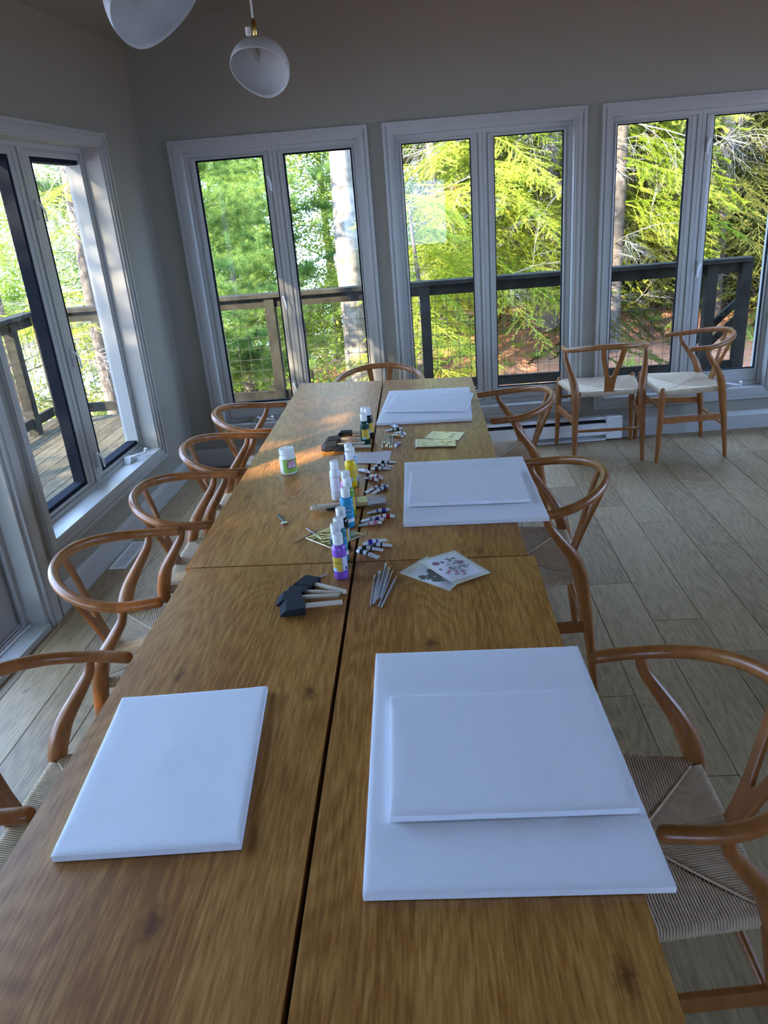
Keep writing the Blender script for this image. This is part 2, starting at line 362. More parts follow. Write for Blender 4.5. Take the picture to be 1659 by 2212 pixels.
# ------------------------------------------------------------ windows
def ring(mb, W, s0, s1, z0, z1, w, o0, o1, wb=None):
    "rectangular ring, outer s0..s1 z0..z1, width w, depth o0..o1 (mitred)"
    wb = w if wb is None else wb
    A = [(s0, z0), (s1, z0), (s1, z1), (s0, z1)]; B = [(s0+w, z0+wb), (s1-w, z0+wb), (s1-w, z1-w), (s0+w, z1-w)]
    vs = [W(a, o0, b) for a, b in A]+[W(a, o0, b) for a, b in B]+[W(a, o1, b) for a, b in A]+[W(a, o1, b) for a, b in B]
    fs = []
    for i in range(4):
        j = (i+1) % 4
        fs += [(i, j, 4+j, 4+i), (8+i, 12+i, 12+j, 8+j), (i, 8+i, 8+j, j), (4+i, 4+j, 12+j, 12+i)]
    mb.add(vs, fs)
def casing(W, op, w=.06, parent=None):
    s0, s1, z0, z1 = op; mb = MB()
    ring(mb, W, s0-w, s1+w, z0-w, z1+w, .016, -.024, 0)
    ring(mb, W, s0-w+.016, s1+w-.016, z0-w+.016, z1+w-.016, .010, -.014, 0)
    ring(mb, W, s0-w+.026, s1+w-.026, z0-w+.026, z1+w-.026, .020, -.019, 0)
    ring(mb, W, s0-w+.046, s1+w-.046, z0-w+.046, z1+w-.046, .014, -.012, 0)
    return mb.build('casing', M['trim'], parent, smooth=False)
def lock(W, s, z, o, parent, flip=1):
    mb = MB(); mb.box(s-.011, s+.011, o-.010, o, z-.045, z+.045, W)
    mb.build('lock_plate', M['vinyl'], parent, smooth=False)
    MB().tube([W(s, o-.010, z+.030), W(s, o-.028, z+.022), W(s+.012*flip, o-.034, z-.01), W(s+.014*flip, o-.034, z-.055)], [.006, .006, .005, .004], 8).build('lock_lever', M['metalw'], parent)
def crank(W, s, z, o, parent, side=1):
    mb = MB(); mb.prism([(s-.05, z), (s+.05, z), (s+.035, z+.028), (s-.02, z+.034)], (o-.045, o), lambda a, b, c: W(a, c, b))
    mb.build('crank_housing', M['vinyl'], parent, smooth=False)
    MB().tube(bez([W(s, o-.04, z+.025), W(s+.01*side, o-.065, z+.035), W(s+.06*side, o-.075, z+.026), W(s+.105*side, o-.08, z+.018)], 4), .006, 8).build('crank_arm', M['metalw'], parent)
    MB().tube([W(s+.105*side, o-.080, z+.014), W(s+.105*side, o-.085, z+.045)], [.008, .010], 10).build('crank_knob', M['metalw'], parent)
def window(name, W, op, panes, glass_o, face_o, gasket_w=.006, gz=None, locks=(), cranks=(), open_side=None):
    root = tag(empty(name, W((op[0]+op[1])/2, 0, op[2])), kind='structure'); inv = Matrix.Translation(-Vector(root.location))
    W0 = W; loc = Vector(root.location)
    W = lambda s, o, z: W0(s, o, z)-loc
    s0, s1, z0, z1 = op
    casing(W, op, parent=root)
    lin = MB(); t = .008
    lin.box(s0, s0+t, 0, .17, z0, z1, W); lin.box(s1-t, s1, 0, .17, z0, z1, W); lin.box(s0+t, s1-t, 0, .17, z1-t, z1, W)
    lin.build('jamb_liner', M['trim'], root, smooth=False)
    MB().box(s0+t, s1-t, -.012, .17, z0, z0+.012, W).build('sill', M['trim'], root, smooth=False)
    mid = (panes[0][1]+panes[1][0])/2
    fr = MB(); fw = .022
    for a, b in ((s0+t, mid), (mid, s1-t)):
        ring(fr, W, a+.001, b-.001, z0+.012, z1-t, fw, face_o, .165)
        ring(fr, W, a+.001+fw, b-.001-fw, z0+.012+fw, z1-t-fw, .008, face_o+.012, .165)
    fr.build('vinyl_frame', M['vinyl'], root, smooth=False)
    for i, (a, b, g0, g1) in enumerate(panes):
        A = (s0+t+fw+.010 if i == 0 else mid+fw+.010); B = (mid-fw-.010 if i == 0 else s1-t-fw-.010)
        Z0 = z0+.012+fw+.010; Z1 = z1-t-fw-.010
        sa = MB(); o0, o1 = face_o+.006, glass_o-.004
        # sash as four rails around the pane
        g = gasket_w
        out = [(A, Z0), (B, Z0), (B, Z1), (A, Z1)]; inn = [(a-g, g0-g), (b+g, g0-g), (b+g, g1+g), (a-g, g1+g)]
        md = [tuple((p*.5+q*.5) for p, q in zip(u, v)) for u, v in zip(out, inn)]
        lay = [(out, o1+.02), (out, o0), (md, o0), (md, o0+.005), (inn, o0+.009), (inn, o1+.02)]
        vs = [W(p[0], o, p[1]) for L_, o in lay for p in L_]
        fs = [(4*l+k, 4*l+(k+1) % 4, 4*l+4+(k+1) % 4, 4*l+4+k) for l in range(5) for k in range(4)]
        sa.add(vs, fs); sa.build('sash', M['vinyl'], root, smooth=False)
        gk = MB(); ring(gk, W, a-g, b+g, g0-g, g1+g, g, o0+.012, glass_o+.006); gk.build('gasket', M['gasket'], root, smooth=False)
        MB().box(a-.001, b+.001, glass_o, glass_o+.004, g0-.001, g1+.001, W).build('pane', M['glass'], root, smooth=False)
    for (s, z, f) in locks: lock(W, s, z, face_o, root, f)
    for (s, sd) in cranks: crank(W, s, z0+.014, face_o+.004, root, sd)
    return root
GO = .10
window('window_1', WB, WIN[0], [(X(-1.340), X(-.937), .42, 1.94), (X(-.795), X(-.39), .40, 1.94)], GO, .07, gasket_w=.010, locks=[(X(-.905), 1.80, 1), (X(-.905), 1.08, 1), (X(-.905), .5, 1)], cranks=[(X(-1.18), 1)])
window('window_2', WB, WIN[1], [(X(-.069), X(.343), .395, 1.94), (X(.495), X(.912), .395, 1.94)], GO, .07)
window('window_3', WB, WIN[2], [(X(1.243), X(1.66), .40, 1.945), (X(1.828), X(2.225), .40, 1.95)], GO, .07, locks=[(X(1.79), 1.80, -1), (X(1.79), 1.08, -1)], cranks=[(X(2.0), 1)])
window('window_4', WL, WIN4, [(-1.835, -1.335, .40, 1.935), (-1.105, -.625, .40, 1.935)], .172, .10, gasket_w=.022, locks=[(-1.20, 1.72, 1), (-1.20, 1.02, 1), (-1.20, .48, 1)], cranks=[(-.85, 1)])

# sliding door on the left
dr = tag(empty('door_1', WL(-2.2, 0, 0)), kind='structure'); DL = Vector(dr.location)
W = lambda s, o, z: WL(s, o, z)-DL
d0, d1, dz0, dz1 = DOOR; mb = MB(); cw = .08
for a, b in ((d1, d1+cw), (d0-cw, d0)):
    mb.box(a, b, -.018, 0, 0, dz1+cw, W); mb.box(a+.018, b-.012, -.024, -.018, 0, dz1+cw-.02, W)
mb.box(d0, d1, -.018, 0, dz1, dz1+cw, W)
mb.build('casing', M['trim'], dr, smooth=False)
mb = MB(); mb.box(d1-.02, d1, 0, .17, 0, dz1, W); mb.box(d0, d0+.02, 0, .17, 0, dz1, W); mb.box(d0+.02, d1-.02, 0, .17, dz1-.02, dz1, W)
mb.box(d1-.045, d1-.02, .085, .10, .03, dz1-.02, W); mb.box(d1-.040, d1-.02, .125, .165, .03, dz1-.02, W)
mb.build('door_jamb', M['vinyl'], dr, smooth=False)
mb = MB(); mb.box(d0+.02, d1-.02, -.02, .06, 0, .028, W); mb.box(d0+.02, d1-.02, .06, .17, 0, .018, W)
mb.build('threshold', M['trim'], dr, smooth=False)
mb = MB()
for o in (.068, .09, .112, .135): mb.box(d0+.03, d1-.03, o, o+.006, .018, .034, W)
mb.build('track', M['metalw'], dr, smooth=False)
mid = (d0+d1)/2
for i, (a, b, o0) in enumerate(((mid-.04, d1-.045, .118), (d0+.02, mid+.04, .074))):
    mb = MB(); ring(mb, W, a, b, .036, dz1-.024, .085, o0, o0+.036, wb=.11); ring(mb, W, a+.085, b-.085, .146, dz1-.109, .010, o0+.008, o0+.028)
    p = mb.build('sliding_panel', M['vinyl'], dr, smooth=False)
    mb = MB(); ring(mb, W, a+.095, b-.095, .156, dz1-.119, .008, o0+.010, o0+.026); mb.build('gasket', M['gasket'], p, smooth=False)
    MB().box(a+.1, b-.1, o0+.016, o0+.020, .16, dz1-.122, W).build('pane', M['glass'], p, smooth=False)

# panes for the two openings behind the camera
WR = lambda s, o, z: Vector((XR+o, s, z))
for nm, W_, op in (('window_5', WR, (1.0, 4.4, .85, 2.1)), ('window_6', lambda s, o, z: Vector((s, YR-o, z)), (-.7, 1.1, .85, 1.95))):
    r_ = tag(empty(nm, W_((op[0]+op[1])/2, 0, op[2])), kind='structure'); l_ = Vector(r_.location)
    Wq = lambda s, o, z, W_=W_, l_=l_: W_(s, o, z)-l_
    casing(Wq, op, parent=r_); m_ = (op[0]+op[1])/2; mb = MB(); ring(mb, Wq, op[0], m_, op[2], op[3], .07, .08, .14); ring(mb, Wq, m_, op[1], op[2], op[3], .07, .08, .14); mb.build('vinyl_frame', M['vinyl'], r_, smooth=False)
    MB().box(op[0]+.07, op[1]-.07, .10, .104, op[2]+.07, op[3]-.07, Wq).build('pane', M['glass'], r_, smooth=False)

# baseboard heater
h = empty('baseboard_heater', WB(X(.5), -.0, 0), label='long white baseboard heater along the floor under the middle window', cat='heater'); HL = Vector(h.location)
W = lambda s, o, z: WB(s, o, z)-HL
a, b = X(-.22), X(1.20)
MB().prism([(-.002, .02), (-.002, .165), (-.045, .165), (-.062, .150), (-.050, .150), (-.045, .157), (-.010, .157), (-.010, .02)], (a, b), lambda o, z, s: W(s, o, z)).build('back_panel', M['heater'], h, smooth=False)
MB().prism([(-.066, .045), (-.066, .118), (-.060, .125), (-.060, .045)], (a, b), lambda o, z, s: W(s, o, z)).build('front_panel', M['heater'], h, smooth=False)
MB().box(a, b, -.055, -.012, .05, .135, W).build('heating_element', M['dark'], h, smooth=False)
MB().prism([(-.066, .012), (-.050, .012), (-.002, .02), (-.002, .012), (-.002, .004), (-.066, .004)], (a, b), lambda o, z, s: W(s, o, z)).build('bottom_lip', M['heater'], h, smooth=False)
mb = MB(); mb.box(b, b+.11, -.072, -.002, .012, .168, W); mb.build('end_cap', M['heater'], h, smooth=False, bevel=.004)
MB().box(b+.02, b+.105, -.0735, -.072, .018, .045, W).build('cover_plate', M['metalw'], h, smooth=False)
mb = MB(); mb.box(a-.07, a, -.070, -.002, .012, .168, W); mb.build('end_cap', M['heater'], h, smooth=False)

# floor vent
v = empty('floor_vent', (-1.635, 3.51, 0), rz=R(-1), label='white slotted metal vent set in the floor below the left window', cat='vent')
mb = MB(); ring(mb, lambda s, o, z: Vector((s, z, o)), -.045, .045, -.165, .165, .016, .004, .0008); mb.build('frame', M['metalw'], v, smooth=False)
MB().box(-.03, .03, -.15, .15, .0004, .0012).build('duct_opening', M['dark'], v, smooth=False)
for k in range(20):
    y = -.142+k*.015
    MB().box(-.029, .029, -.0042, .0042, 0, .0022).build('louver', M['metalw'], v, (0, y, .0014), smooth=False)

# ------------------------------------------------------------ tables
TZ = .735
def table(label, cor, ynames):
    "cor: dict with far/near left, mid, right corners"
    fl_, fm, fr, nl, nm, nr = [Vector((*c, 0)) for c in cor]
    cen = (fl_+fr+nl+nr)/4
    t = empty('dining_table', (cen.x, cen.y, 0), label=label, cat='table'); c0 = Vector((cen.x, cen.y, 0)); g = .0042
    for side, (A, B, Cc, D) in enumerate(((fl_, fm, nl, nm), (fm, fr, nm, nr))):
        ge0, ge1 = (0, g) if side == 0 else (g, 0)
        cuts = [0, .36, .70, 1] if side == 0 else [0, .33, .62, 1]
        dfar, dnear = (B-A), (D-Cc); e0, e1 = A+dfar.normalized()*ge0, B-dfar.normalized()*ge1; n0, n1 = Cc+dnear.normalized()*ge0, D-dnear.normalized()*ge1
        for i in range(3):
            u, v = cuts[i], cuts[i+1]
            q = [n0.lerp(n1, u), n0.lerp(n1, v), e0.lerp(e1, v), e0.lerp(e1, u)]
            m = sum(q, Vector())/4; z = TZ-.0001*i
            vs = [(p-m)+Vector((0, 0, -.024)) for p in q]+[(p-m) for p in q]
            mb = MB(); mb.add([tuple(p) for p in vs], [(3, 2, 1, 0), (4, 5, 6, 7)]+[(j, (j+1) % 4, 4+(j+1) % 4, 4+j) for j in range(4)])
            mb.build('board', M['oak'], t, m-c0+Vector((0, 0, z)), smooth=False)
    W_ = (fr-fl_).length; ax = ((fm+nm)/2-c0); dy = (fm-nm).normalized(); dx = Vector((dy.y, -dy.x, 0)); Ln = (fm-nm).length
    T = lambda x, y, z: ax+dx*x+dy*y+Vector((0, 0, z))
    for y in (-Ln*.32, Ln*.32):
        MB().box(-W_*.36, W_*.36, y-.04, y+.04, TZ-.052, TZ-.026, T).build('cross_rail', M['oak'], t, smooth=False)
    MB().box(-.035, .035, -Ln*.497, Ln*.497, TZ-.046, TZ-.0245, T).build('gap_shade_strip', M['blackpl'], t, smooth=False)  # black strip added below the seam, paints the gap's shade
    for x in (-.2, .2): MB().box(x-.014, x+.014, -Ln*.40, Ln*.40, TZ-.095, TZ-.052, T).build('long_rail', M['oak'], t, smooth=False)
    for x in (-.17, .17):
        for y in (-Ln*.32, Ln*.32):
            MB().box(x-.022, x+.022, y-.03, y+.03, 0, TZ-.095, T).build('leg', M['oak'], t, smooth=False, bevel=.003)
    return t
table('long oak table at the far end, below the back windows', [(-.70, 4.076), (-.237, 4.007), (.237, 3.965), (-.700, 1.8295), (-.226, 1.8165), (.242, 1.8015)], '')
table('long oak table nearest the viewer, with three blank canvases lying on it', [(-.689, 1.823), (-.2245, 1.8105), (.260, 1.7955), (-.70, -.42), (-.205, -.42), (.255, -.42)], '')

# ------------------------------------------------------------ wishbone chairs
YC, HD = .024, .179
def seat_w(y): return .186+(.236-.186)*((y-YC+HD)/(2*HD))
def seat_z(x, y):
    k = min(1, max(abs(x)/seat_w(y), abs(y-YC)/HD)); return .447-.026*(1-k**1.6)
def make_chair():
    t = empty('wishbone_chair')
    P = []   # arm rail
    for k in range(41):
        a = PI*k/40; x = .250*math.cos(a); y = -.02-.240*math.sin(a)**.92; P.append((x, y))
    pts = []
    for i, y in enumerate((.055, .030, .0)): pts.append((.243+.003*i, y, .690+.001*i))
    for i, (x, y) in enumerate(P):
        s = min(1, max(0, (-y-.03)/.225)); pts.append((x, y, .693+.044*s**1.5))
    for i, y in enumerate((.0, .030, .055)): pts.append((-.249+.003*i, y, .692-.001*i))
    n = len(pts); pts = [Vector(p) for p in pts]
    e0 = (pts[0]-pts[1]).normalized(); e1 = (pts[-1]-pts[-2]).normalized()
    rad = []
    for p in pts:
        s = min(1, max(0, (-p.y-.03)/.225)); rad.append((.0145+.0025*s, .0150-.0010*s))
    full = [pts[0]+e0*.012, pts[0]+e0*.010, pts[0]+e0*.005]+pts+[pts[-1]+e1*.005, pts[-1]+e1*.010, pts[-1]+e1*.012]
    rr = [(.003, .003), (.009, .009), (.0132, .0132)]+rad+[(.0132, .0132), (.009, .009), (.003, .003)]
    MB().tube(full, rr, 14, up=(0, 0, 1)).build('arm_rail', M['beech'], t)
    for s in (-1, 1):
        c = bez([(s*.212, -.215, 0), (s*.207, -.190, .22), (s*.202, -.166, .40), (s*.204, -.155, .46), (s*.218, -.128, .53), (s*.236, -.082, .600), (s*.245, -.050, .650), (s*.247, -.038, .692)], 5)
        rr = []
        for p in c:
            z = p.z
            if z < .22: r = .0125+.0065*z/.22
            elif z < .5: r = .019+.0065*math.sin((z-.22)/.28*PI/2)
            else: r = .0255-.0140*((z-.5)/.19)**.85
            rr.append((r, r*.92))
        MB().tube(c, rr, 12).build('rear_leg', M['beech'], t)
        c = [(s*.250, .215, 0), (s*.247, .211, .10), (s*.243, .206, .25), (s*.240, .203, .36), (s*.239, .202, .43), (s*.239, .202, .452), (s*.239, .202, .462), (s*.239, .202, .468)]
        MB().tube(c, [.0125, .0150, .0185, .0195, .0175, .0155, .0115, .004], 12).build('front_leg', M['beech'], t)
        a, b = Vector((s*.246, .208, .262)), Vector((s*.207, -.182, .262))
        d = (b-a).normalized(); sx = Vector((d.y, -d.x, 0))
        MB().box(0, 1, -.008, .008, -.020, .020, lambda x, y, z: a.lerp(b, x)+sx*y+Vector((0, 0, z+.0*x))).build('side_stretcher', M['beech'], t, smooth=False, bevel=.003)
    for y, z, nm, hw in ((.204, .335, 'front_stretcher', .241), (-.190, .205, 'rear_stretcher', .204)):
        MB().tube([(-hw, y, z), (-hw*.5, y, z), (0, y, z), (hw*.5, y, z), (hw, y, z)], [.0075, .0095, .0105, .0095, .0075], 10).build(nm, M['beech'], t)
    # Y splat
    b0 = Vector((0, -.158, .432)); b1 = Vector((0, -.256, .728)); hd = b1-b0; L = hd.length; up = hd.normalized(); bk = Vector((0, -up.z, up.y))
    def T(x, h, c): return b0+up*h+bk*(c+.0)+Vector((x, 0, 0))
    right = [(.030, 0), (.031, .06), (.036, .11), (.052, .18), (.067, .24), (.078, L), (.046, L), (.038, .24), (.024, .18), (.010, .128), (.004, .118)]
    poly = right+[(-x, h) for x, h in right[::-1]]
    MB().prism(poly, (-.006, .006), T).build('back_splat', M['beech'], t, smooth=False, bevel=.0022)
    # seat
    mb = MB(); N = 12; g = []
    for j in range(N+1):
        y = YC-HD+2*HD*j/N
        for i in range(N+1):
            x = seat_w(y)*(-1+2*i/N); g.append((x, y, seat_z(x, y)-.004))
    fs = [(j*(N+1)+i, j*(N+1)+i+1, (j+1)*(N+1)+i+1, (j+1)*(N+1)+i) for j in range(N) for i in range(N)]
    mb.add(g, fs); o = len(g); mb.add([(x, y, z-.020) for x, y, z in g], [f[::-1] for f in fs])
    bd = [i for i in range(N+1)]+[j*(N+1)+N for j in range(1, N+1)]+[N*(N+1)+i for i in range(N-1, -1, -1)]+[j*(N+1) for j in range(N-1, 0, -1)]
    mb.f += [(bd[k], o+bd[k], o+bd[(k+1) % len(bd)], bd[(k+1) % len(bd)]) for k in range(len(bd))]
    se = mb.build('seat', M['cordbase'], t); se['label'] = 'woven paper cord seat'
    cm = MB(); p = .0056; r = .0026
    def strand(edge, inner, nrm, rad_=r):
        ex, ey = edge; nx, ny = nrm; z = .447
        a = [(ex-nx*.010, ey-ny*.010, z-.034), (ex+nx*.009, ey+ny*.009, z-.027), (ex+nx*.014, ey+ny*.014, z-.012), (ex+nx*.008, ey+ny*.008, z+.001)]
        for k in range(5):
            u = k/4; x = ex+(inner[0]-ex)*u; y = ey+(inner[1]-ey)*u
            a.append((x, y, seat_z(x, y)+(0 if k < 4 else -.002)))
        cm.tube(a, rad_, 5, cap=False, up=(nrm[1], -nrm[0], 0))
    y = YC-HD+.008
    while y < YC+HD-.004:
        xd = seat_w(y)*abs(y-YC)/HD
        for s in (-1, 1):
            if seat_w(y)-xd > .004 or 1: strand((s*seat_w(y), y), (s*xd, y), (s, 0))
        y += p
    x = -.232
    while x < .234:
        for s, w_ in ((1, .236), (-1, .186)):
            if abs(x) < w_-.012:
                yd = HD*abs(x)/w_
                strand((x, YC+s*HD), (x, YC+s*yd), (0, s))
        x += p
    # the pairs of cords twisted along the diagonals
    for sx in (-1, 1):
        for sy, w_ in ((1, .236), (-1, .186)):
            pts = [(sx*w_*u, YC+sy*HD*u, seat_z(sx*w_*u, YC+sy*HD*u)+.0012) for u in [k/12*.93 for k in range(13)]]
            cm.tube(pts, .0030, 5, cap=False)
    c = cm.build('paper_cord', M['cord'], se, angle=80); c['kind'] = 'stuff'
    return t
chair = make_chair()
CH_ = [
 ((-.795, 1.216), -90, 'wooden armchair cut by the left picture edge, nearest on the left side', 'L'),
 ((-.850, 1.948), -79, 'bent-armed wooden chair beside the sliding door, arms turned fully in view', 'L'),
 ((-.808, 2.477), -88, 'wooden chair by the left window, third from the front on the left side', 'L'),
 ((-.785, 3.000), -88, 'wooden chair fourth from the front on the left side of the tables', 'L'),
 ((-.790, 3.550), -86, 'wooden chair farthest back on the left side, next to the room corner', 'L'),
 ((-.275, 4.140), 180, 'wooden chair at the far head of the table, only its rounded back showing', 'L'),
 ((.386, 1.138), 90, 'large wooden chair nearest on the right, beside the stack of big canvases', 'R'),
 ((.318, 2.405), 88, 'wooden chair at the middle of the right side, beside the middle canvases', 'R'),
 ((.325, 3.490), 93, 'wooden chair farthest back on the right side of the table', 'R'),
 ((1.115, 4.745), 0, 'wooden chair against the back wall with its back to the viewer', 'B'),
 ((1.615, 4.725), 90, 'wooden chair under the right window, standing side on to the viewer', 'B')]
for i, ((x, y), rz, lab, g) in enumerate(CH_):
    c = chair if i == 0 else dup(chair, (x, y, 0))
    c.location = (x, y, 0); c.rotation_euler = (0, 0, R(rz))
    tag(c, label=lab, cat='chair', group={'L': 'chairs around the tables', 'R': 'chairs around the tables', 'B': 'spare chairs under the back windows'}[g])

# ------------------------------------------------------------ canvases
def canvas(label, cor, zbase, th=.014, seed=1):
    "cor: far-left, far-right, near-right, near-left"
    q = [Vector((*c, 0)) for c in cor]; m = sum(q, Vector())/4; q = [p-m for p in q]
    root = empty('blank_canvas', (m.x, m.y, zbase), label=label, cat='canvas', group='blank stretched canvases on the tables')
    rnd = random.Random(seed); N = 24; g = []; ds = [(rnd.uniform(.1, .9), rnd.uniform(.1, .9), rnd.uniform(.02, .05), rnd.uniform(-.0018, .0012)) for _ in range(7)]
    L0 = ((q[1]-q[0]).length+(q[2]-q[3]).length)/2; L1 = ((q[3]-q[0]).length+(q[2]-q[1]).length)/2
    us = lambda L: [0, .003/L, .010/L]+[.010/L+(1-.02/L)*k/(N-4) for k in range(1, N-4)]+[1-.010/L, 1-.003/L, 1]
    U, V = us(L0), us(L1); n = len(U)
    for v in V:
        for u in U:
            p = (q[0]*(1-u)+q[1]*u)*(1-v)+(q[3]*(1-u)+q[2]*u)*v
            e = min(u, 1-u)*L0, min(v, 1-v)*L1; d = min(e)
            z = th-(.0022 if d < .001 else (.0006 if d < .004 else 0))
            if d > .02: z -= .0012*min(1, (d-.02)/.03)
            if max(e) < .03 and d < .004: z += .0008
            for (a, b, s, h_) in ds:
                z += h_*math.exp(-(((u-a)*L0)**2+((v-b)*L1)**2)/(2*(s*.5)**2))
            # tension ripples from the corners
            dd = math.hypot(*e)
            if dd < .09: z += .0007*math.sin(math.atan2(e[0], e[1]+1e-6)*14)*(1-dd/.09)
            g.append((p.x, p.y, z))
    fs = [(j*n+i, (j+1)*n+i, (j+1)*n+i+1, j*n+i+1) for j in range(n-1) for i in range(n-1)]
    bd = [i for i in range(n)]+[j*n+n-1 for j in range(1, n)]+[(n-1)*n+i for i in range(n-2, -1, -1)]+[j*n for j in range(n-2, 0, -1)]
    mb = MB(); mb.add(g, fs); o = len(g); B = [g[k] for k in bd]
    mb.v += [(x, y, .001) for x, y, z in B]; m_ = len(B)
    mb.f += [(bd[k], bd[(k+1) % m_], o+(k+1) % m_, o+k) for k in range(m_)]; mb.f += [tuple(o+k for k in range(m_))]
    mb.build('cloth', M['canvas'], root, angle=50)
    for a, b in ((0, 1), (1, 2), (2, 3), (3, 0)):
        A, Bq = q[a]*.96, q[b]*.96; d = (Bq-A).normalized(); s = Vector((-d.y, d.x, 0))
        MB().box(0, 1, -.004, .004, .0005, th*.6, lambda x, y, z: A.lerp(Bq, x)*.98+s*y+Vector((0, 0, z))).build('stretcher_bar', M['dowel'], root, smooth=False)
    # folded corner seams
    for k in (2, 3):
        p = q[k]; c_ = p*(1-.004/p.length)
        MB().tube([c_+Vector((0, 0, .002)), c_+Vector((0, 0, th-.003))], .0012, 6).build('corner_fold', M['canvas'], root)
    return root
canvas('blank white canvas lying alone on the left half of the near table', [(-.652, 1.223), (-.357, 1.243), (-.323, .841), (-.616, .826)], TZ+.0005, seed=2)
canvas('largest blank canvas, bottom of the near right stack', [(-.141, 1.344), (.283, 1.340), (.300, .749), (-.129, .746)], TZ+.0005, seed=3)
canvas('smaller blank canvas lying on the large canvas nearest the viewer', [(-.104, 1.176), (.278, 1.174), (.284, .877), (-.094, .873)], TZ+.0150, seed=4)
canvas('large blank canvas in the middle stack, overhanging the right table edge', [(-.098, 2.580), (.327, 2.571), (.334, 2.013), (-.094, 2.026)], TZ+.0005, seed=5)
canvas('small blank canvas on top of the middle stack', [(-.074, 2.441), (.292, 2.418), (.296, 2.130), (-.079, 2.146)], TZ+.0150, seed=6)
canvas('large blank canvas at the far end of the table, under a smaller one', [(-.192, 3.70), (.210, 3.675), (.184, 3.110), (-.231, 3.127)], TZ+.0005, seed=7)
canvas('small blank canvas topmost at the far end, crossed by a streak of sunlight', [(-.150, 3.575), (.215, 3.500), (.167, 3.215), (-.198, 3.290)], TZ+.0150, seed=8)

# ------------------------------------------------------------ bottles
def cyl_patch(r, a0, a1, z0, z1, n=14):
    mb = MB(); vs = []
    for k in range(n+1):
        a = a0+(a1-a0)*k/n; vs += [(r*math.cos(a), r*math.sin(a), z0), (r*math.cos(a), r*math.sin(a), z1)]
    return mb.add(vs, [(2*k, 2*k+2, 2*k+3, 2*k+1) for k in range(n)])
def bottle(label, px, py, col, style='yellow', H=.127, rad=.0188, txt=None, face=-95, lab=True):
    "px,py: photo position of the cap top"
    p = at(px, py, TZ+H); root = empty('paint_bottle', (p.x, p.y, TZ), label=label, cat='bottle', group='paint bottles along the middle of the table')
    pm = paint(col, .22); r = rad; bh = H-.030
    sh = .016 if style != 'square' else .006
    prof = [(r*.86, 0), (r*.97, .0015), (r, .005), (r, bh-sh)]+[(r*(.62+.38*math.cos(a)), bh-sh+sh*math.sin(a)) for a in (.35, .7, 1.05, 1.4)]+[(.0095, bh), (.0095, bh+.002)]
    MB().lathe(prof, 22).build('bottle_body', pm, root)
    cp = MB().lathe([(.0128, bh+.001), (.0136, bh+.003), (.0134, bh+.018), (.0138, bh+.0185), (.0138, bh+.021), (.0134, H-.002), (.0118, H-.0003), (.0040, H-.0012), (.0012, H-.0012)], 20).build('flip_cap', M['white'], root)
    MB().add([(.0131, -.004, bh+.014), (.0131, .004, bh+.014), (.0150, .003, bh+.019), (.0150, -.003, bh+.019)], [(0, 1, 2, 3)]).build('thumb_notch', M['white'], cp)
    cp.rotation_euler.z = R(face+15)
    f = R(face); zl0, zl1 = bh*.26, bh*.68
    if lab:
        if style == 'yellow':
            cyl_patch(r+.0003, f-1.15, f+.55, zl0, zl1).build('label_front', paint((.72, .48, .05), .4), root)
            cyl_patch(r+.0004, f-1.15, f-.2, zl0, zl0+(zl1-zl0)*.22, 8).build('label_colour_band', paint((.42, .62, .86), .4), root)
            cyl_patch(r+.0003, f+.62, f+1.5, zl0+.002, zl1, 8).build('label_back', paint((.62, .64, .74), .4), root)
            cyl_patch(r+.0005, f+1.0, f+1.3, zl0+.004, zl0+.012, 4).build('barcode', M['blackpl'], root)
            ink = paint((.10, .06, .02), .5); Tq = lambda sz, zc, ac: (lambda x, y: Vector(((r+.0007)*math.cos(ac+x/r), (r+.0007)*math.sin(ac+x/r), zc+y)))
            if txt:
                hh = zl1-zl0
                text('--- ----', .0028, ink, root, Tq(0, zl1-hh*.14, f-.30)); text(txt, .0062, ink, root, Tq(0, zl1-hh*.36, f-.30)); text('----- -- ----', .0030, ink, root, Tq(0, zl1-hh*.56, f-.30)); text('-- ----', .0026, ink, root, Tq(0, zl1-hh*.70, f-.30))
        elif style == 'square':
            cyl_patch(r+.0003, f-1.2, f+1.4, bh*.48, bh*.74).build('label_front', paint((.02, .28, .52), .35), root)
            for zz in (.74, .48): cyl_patch(r+.0004, f-1.2, f+1.4, bh*zz-.0006, bh*zz+.0004).build('label_line', M['white'], root)
            cyl_patch(r+.0003, f-.2, f+1.3, bh*.20, bh*.32, 10).build('label_back', M['paper'], root)
            Tq = lambda x, y: Vector(((r+.0007)*math.cos(f-.2+x/r), (r+.0007)*math.sin(f-.2+x/r), bh*.62+y))
            if 'OPAQUE' in label: text('OPAQUE', .0068, M['white'], root, Tq)
        else:
            cyl_patch(r+.0003, f-.75, f+.75, bh*.28, bh*.80).build('label_front', paint((.40, .42, .50), .4), root)
            cyl_patch(r+.0005, f-.68, f+.68, bh*.30, bh*.78).build('label_panel', M['paper'], root)
            Tq = lambda zc: (lambda x, y: Vector(((r+.0007)*math.cos(f+x/r), (r+.0007)*math.sin(f+x/r), zc+y)))
            for k in range(7): text('---- ------ --- ----', .0021, paint((.15, .16, .22), .5), root, Tq(bh*(.73-.06*k)))
            cyl_patch(r+.0003, f+.85, f+1.5, bh*.40, bh*.80, 6).build('label_side', paint((.70, .42, .12), .4), root)
    return root
bottle('purple paint bottle with a yellow label, nearest of the row', 728, 1152, (.26, .10, .55), txt='Acrylogy', face=-100)
bottle('dark green paint bottle just behind the nearest purple one', 723.5, 1131, (.010, .035, .03), face=-80)
bottle('teal paint bottle third from the front of the row', 730, 1118, (.03, .20, .26), face=-45, style='square')
bottle('black paint bottle between the teal and turquoise ones', 734.5, 1096, (.006, .006, .008), face=-60)
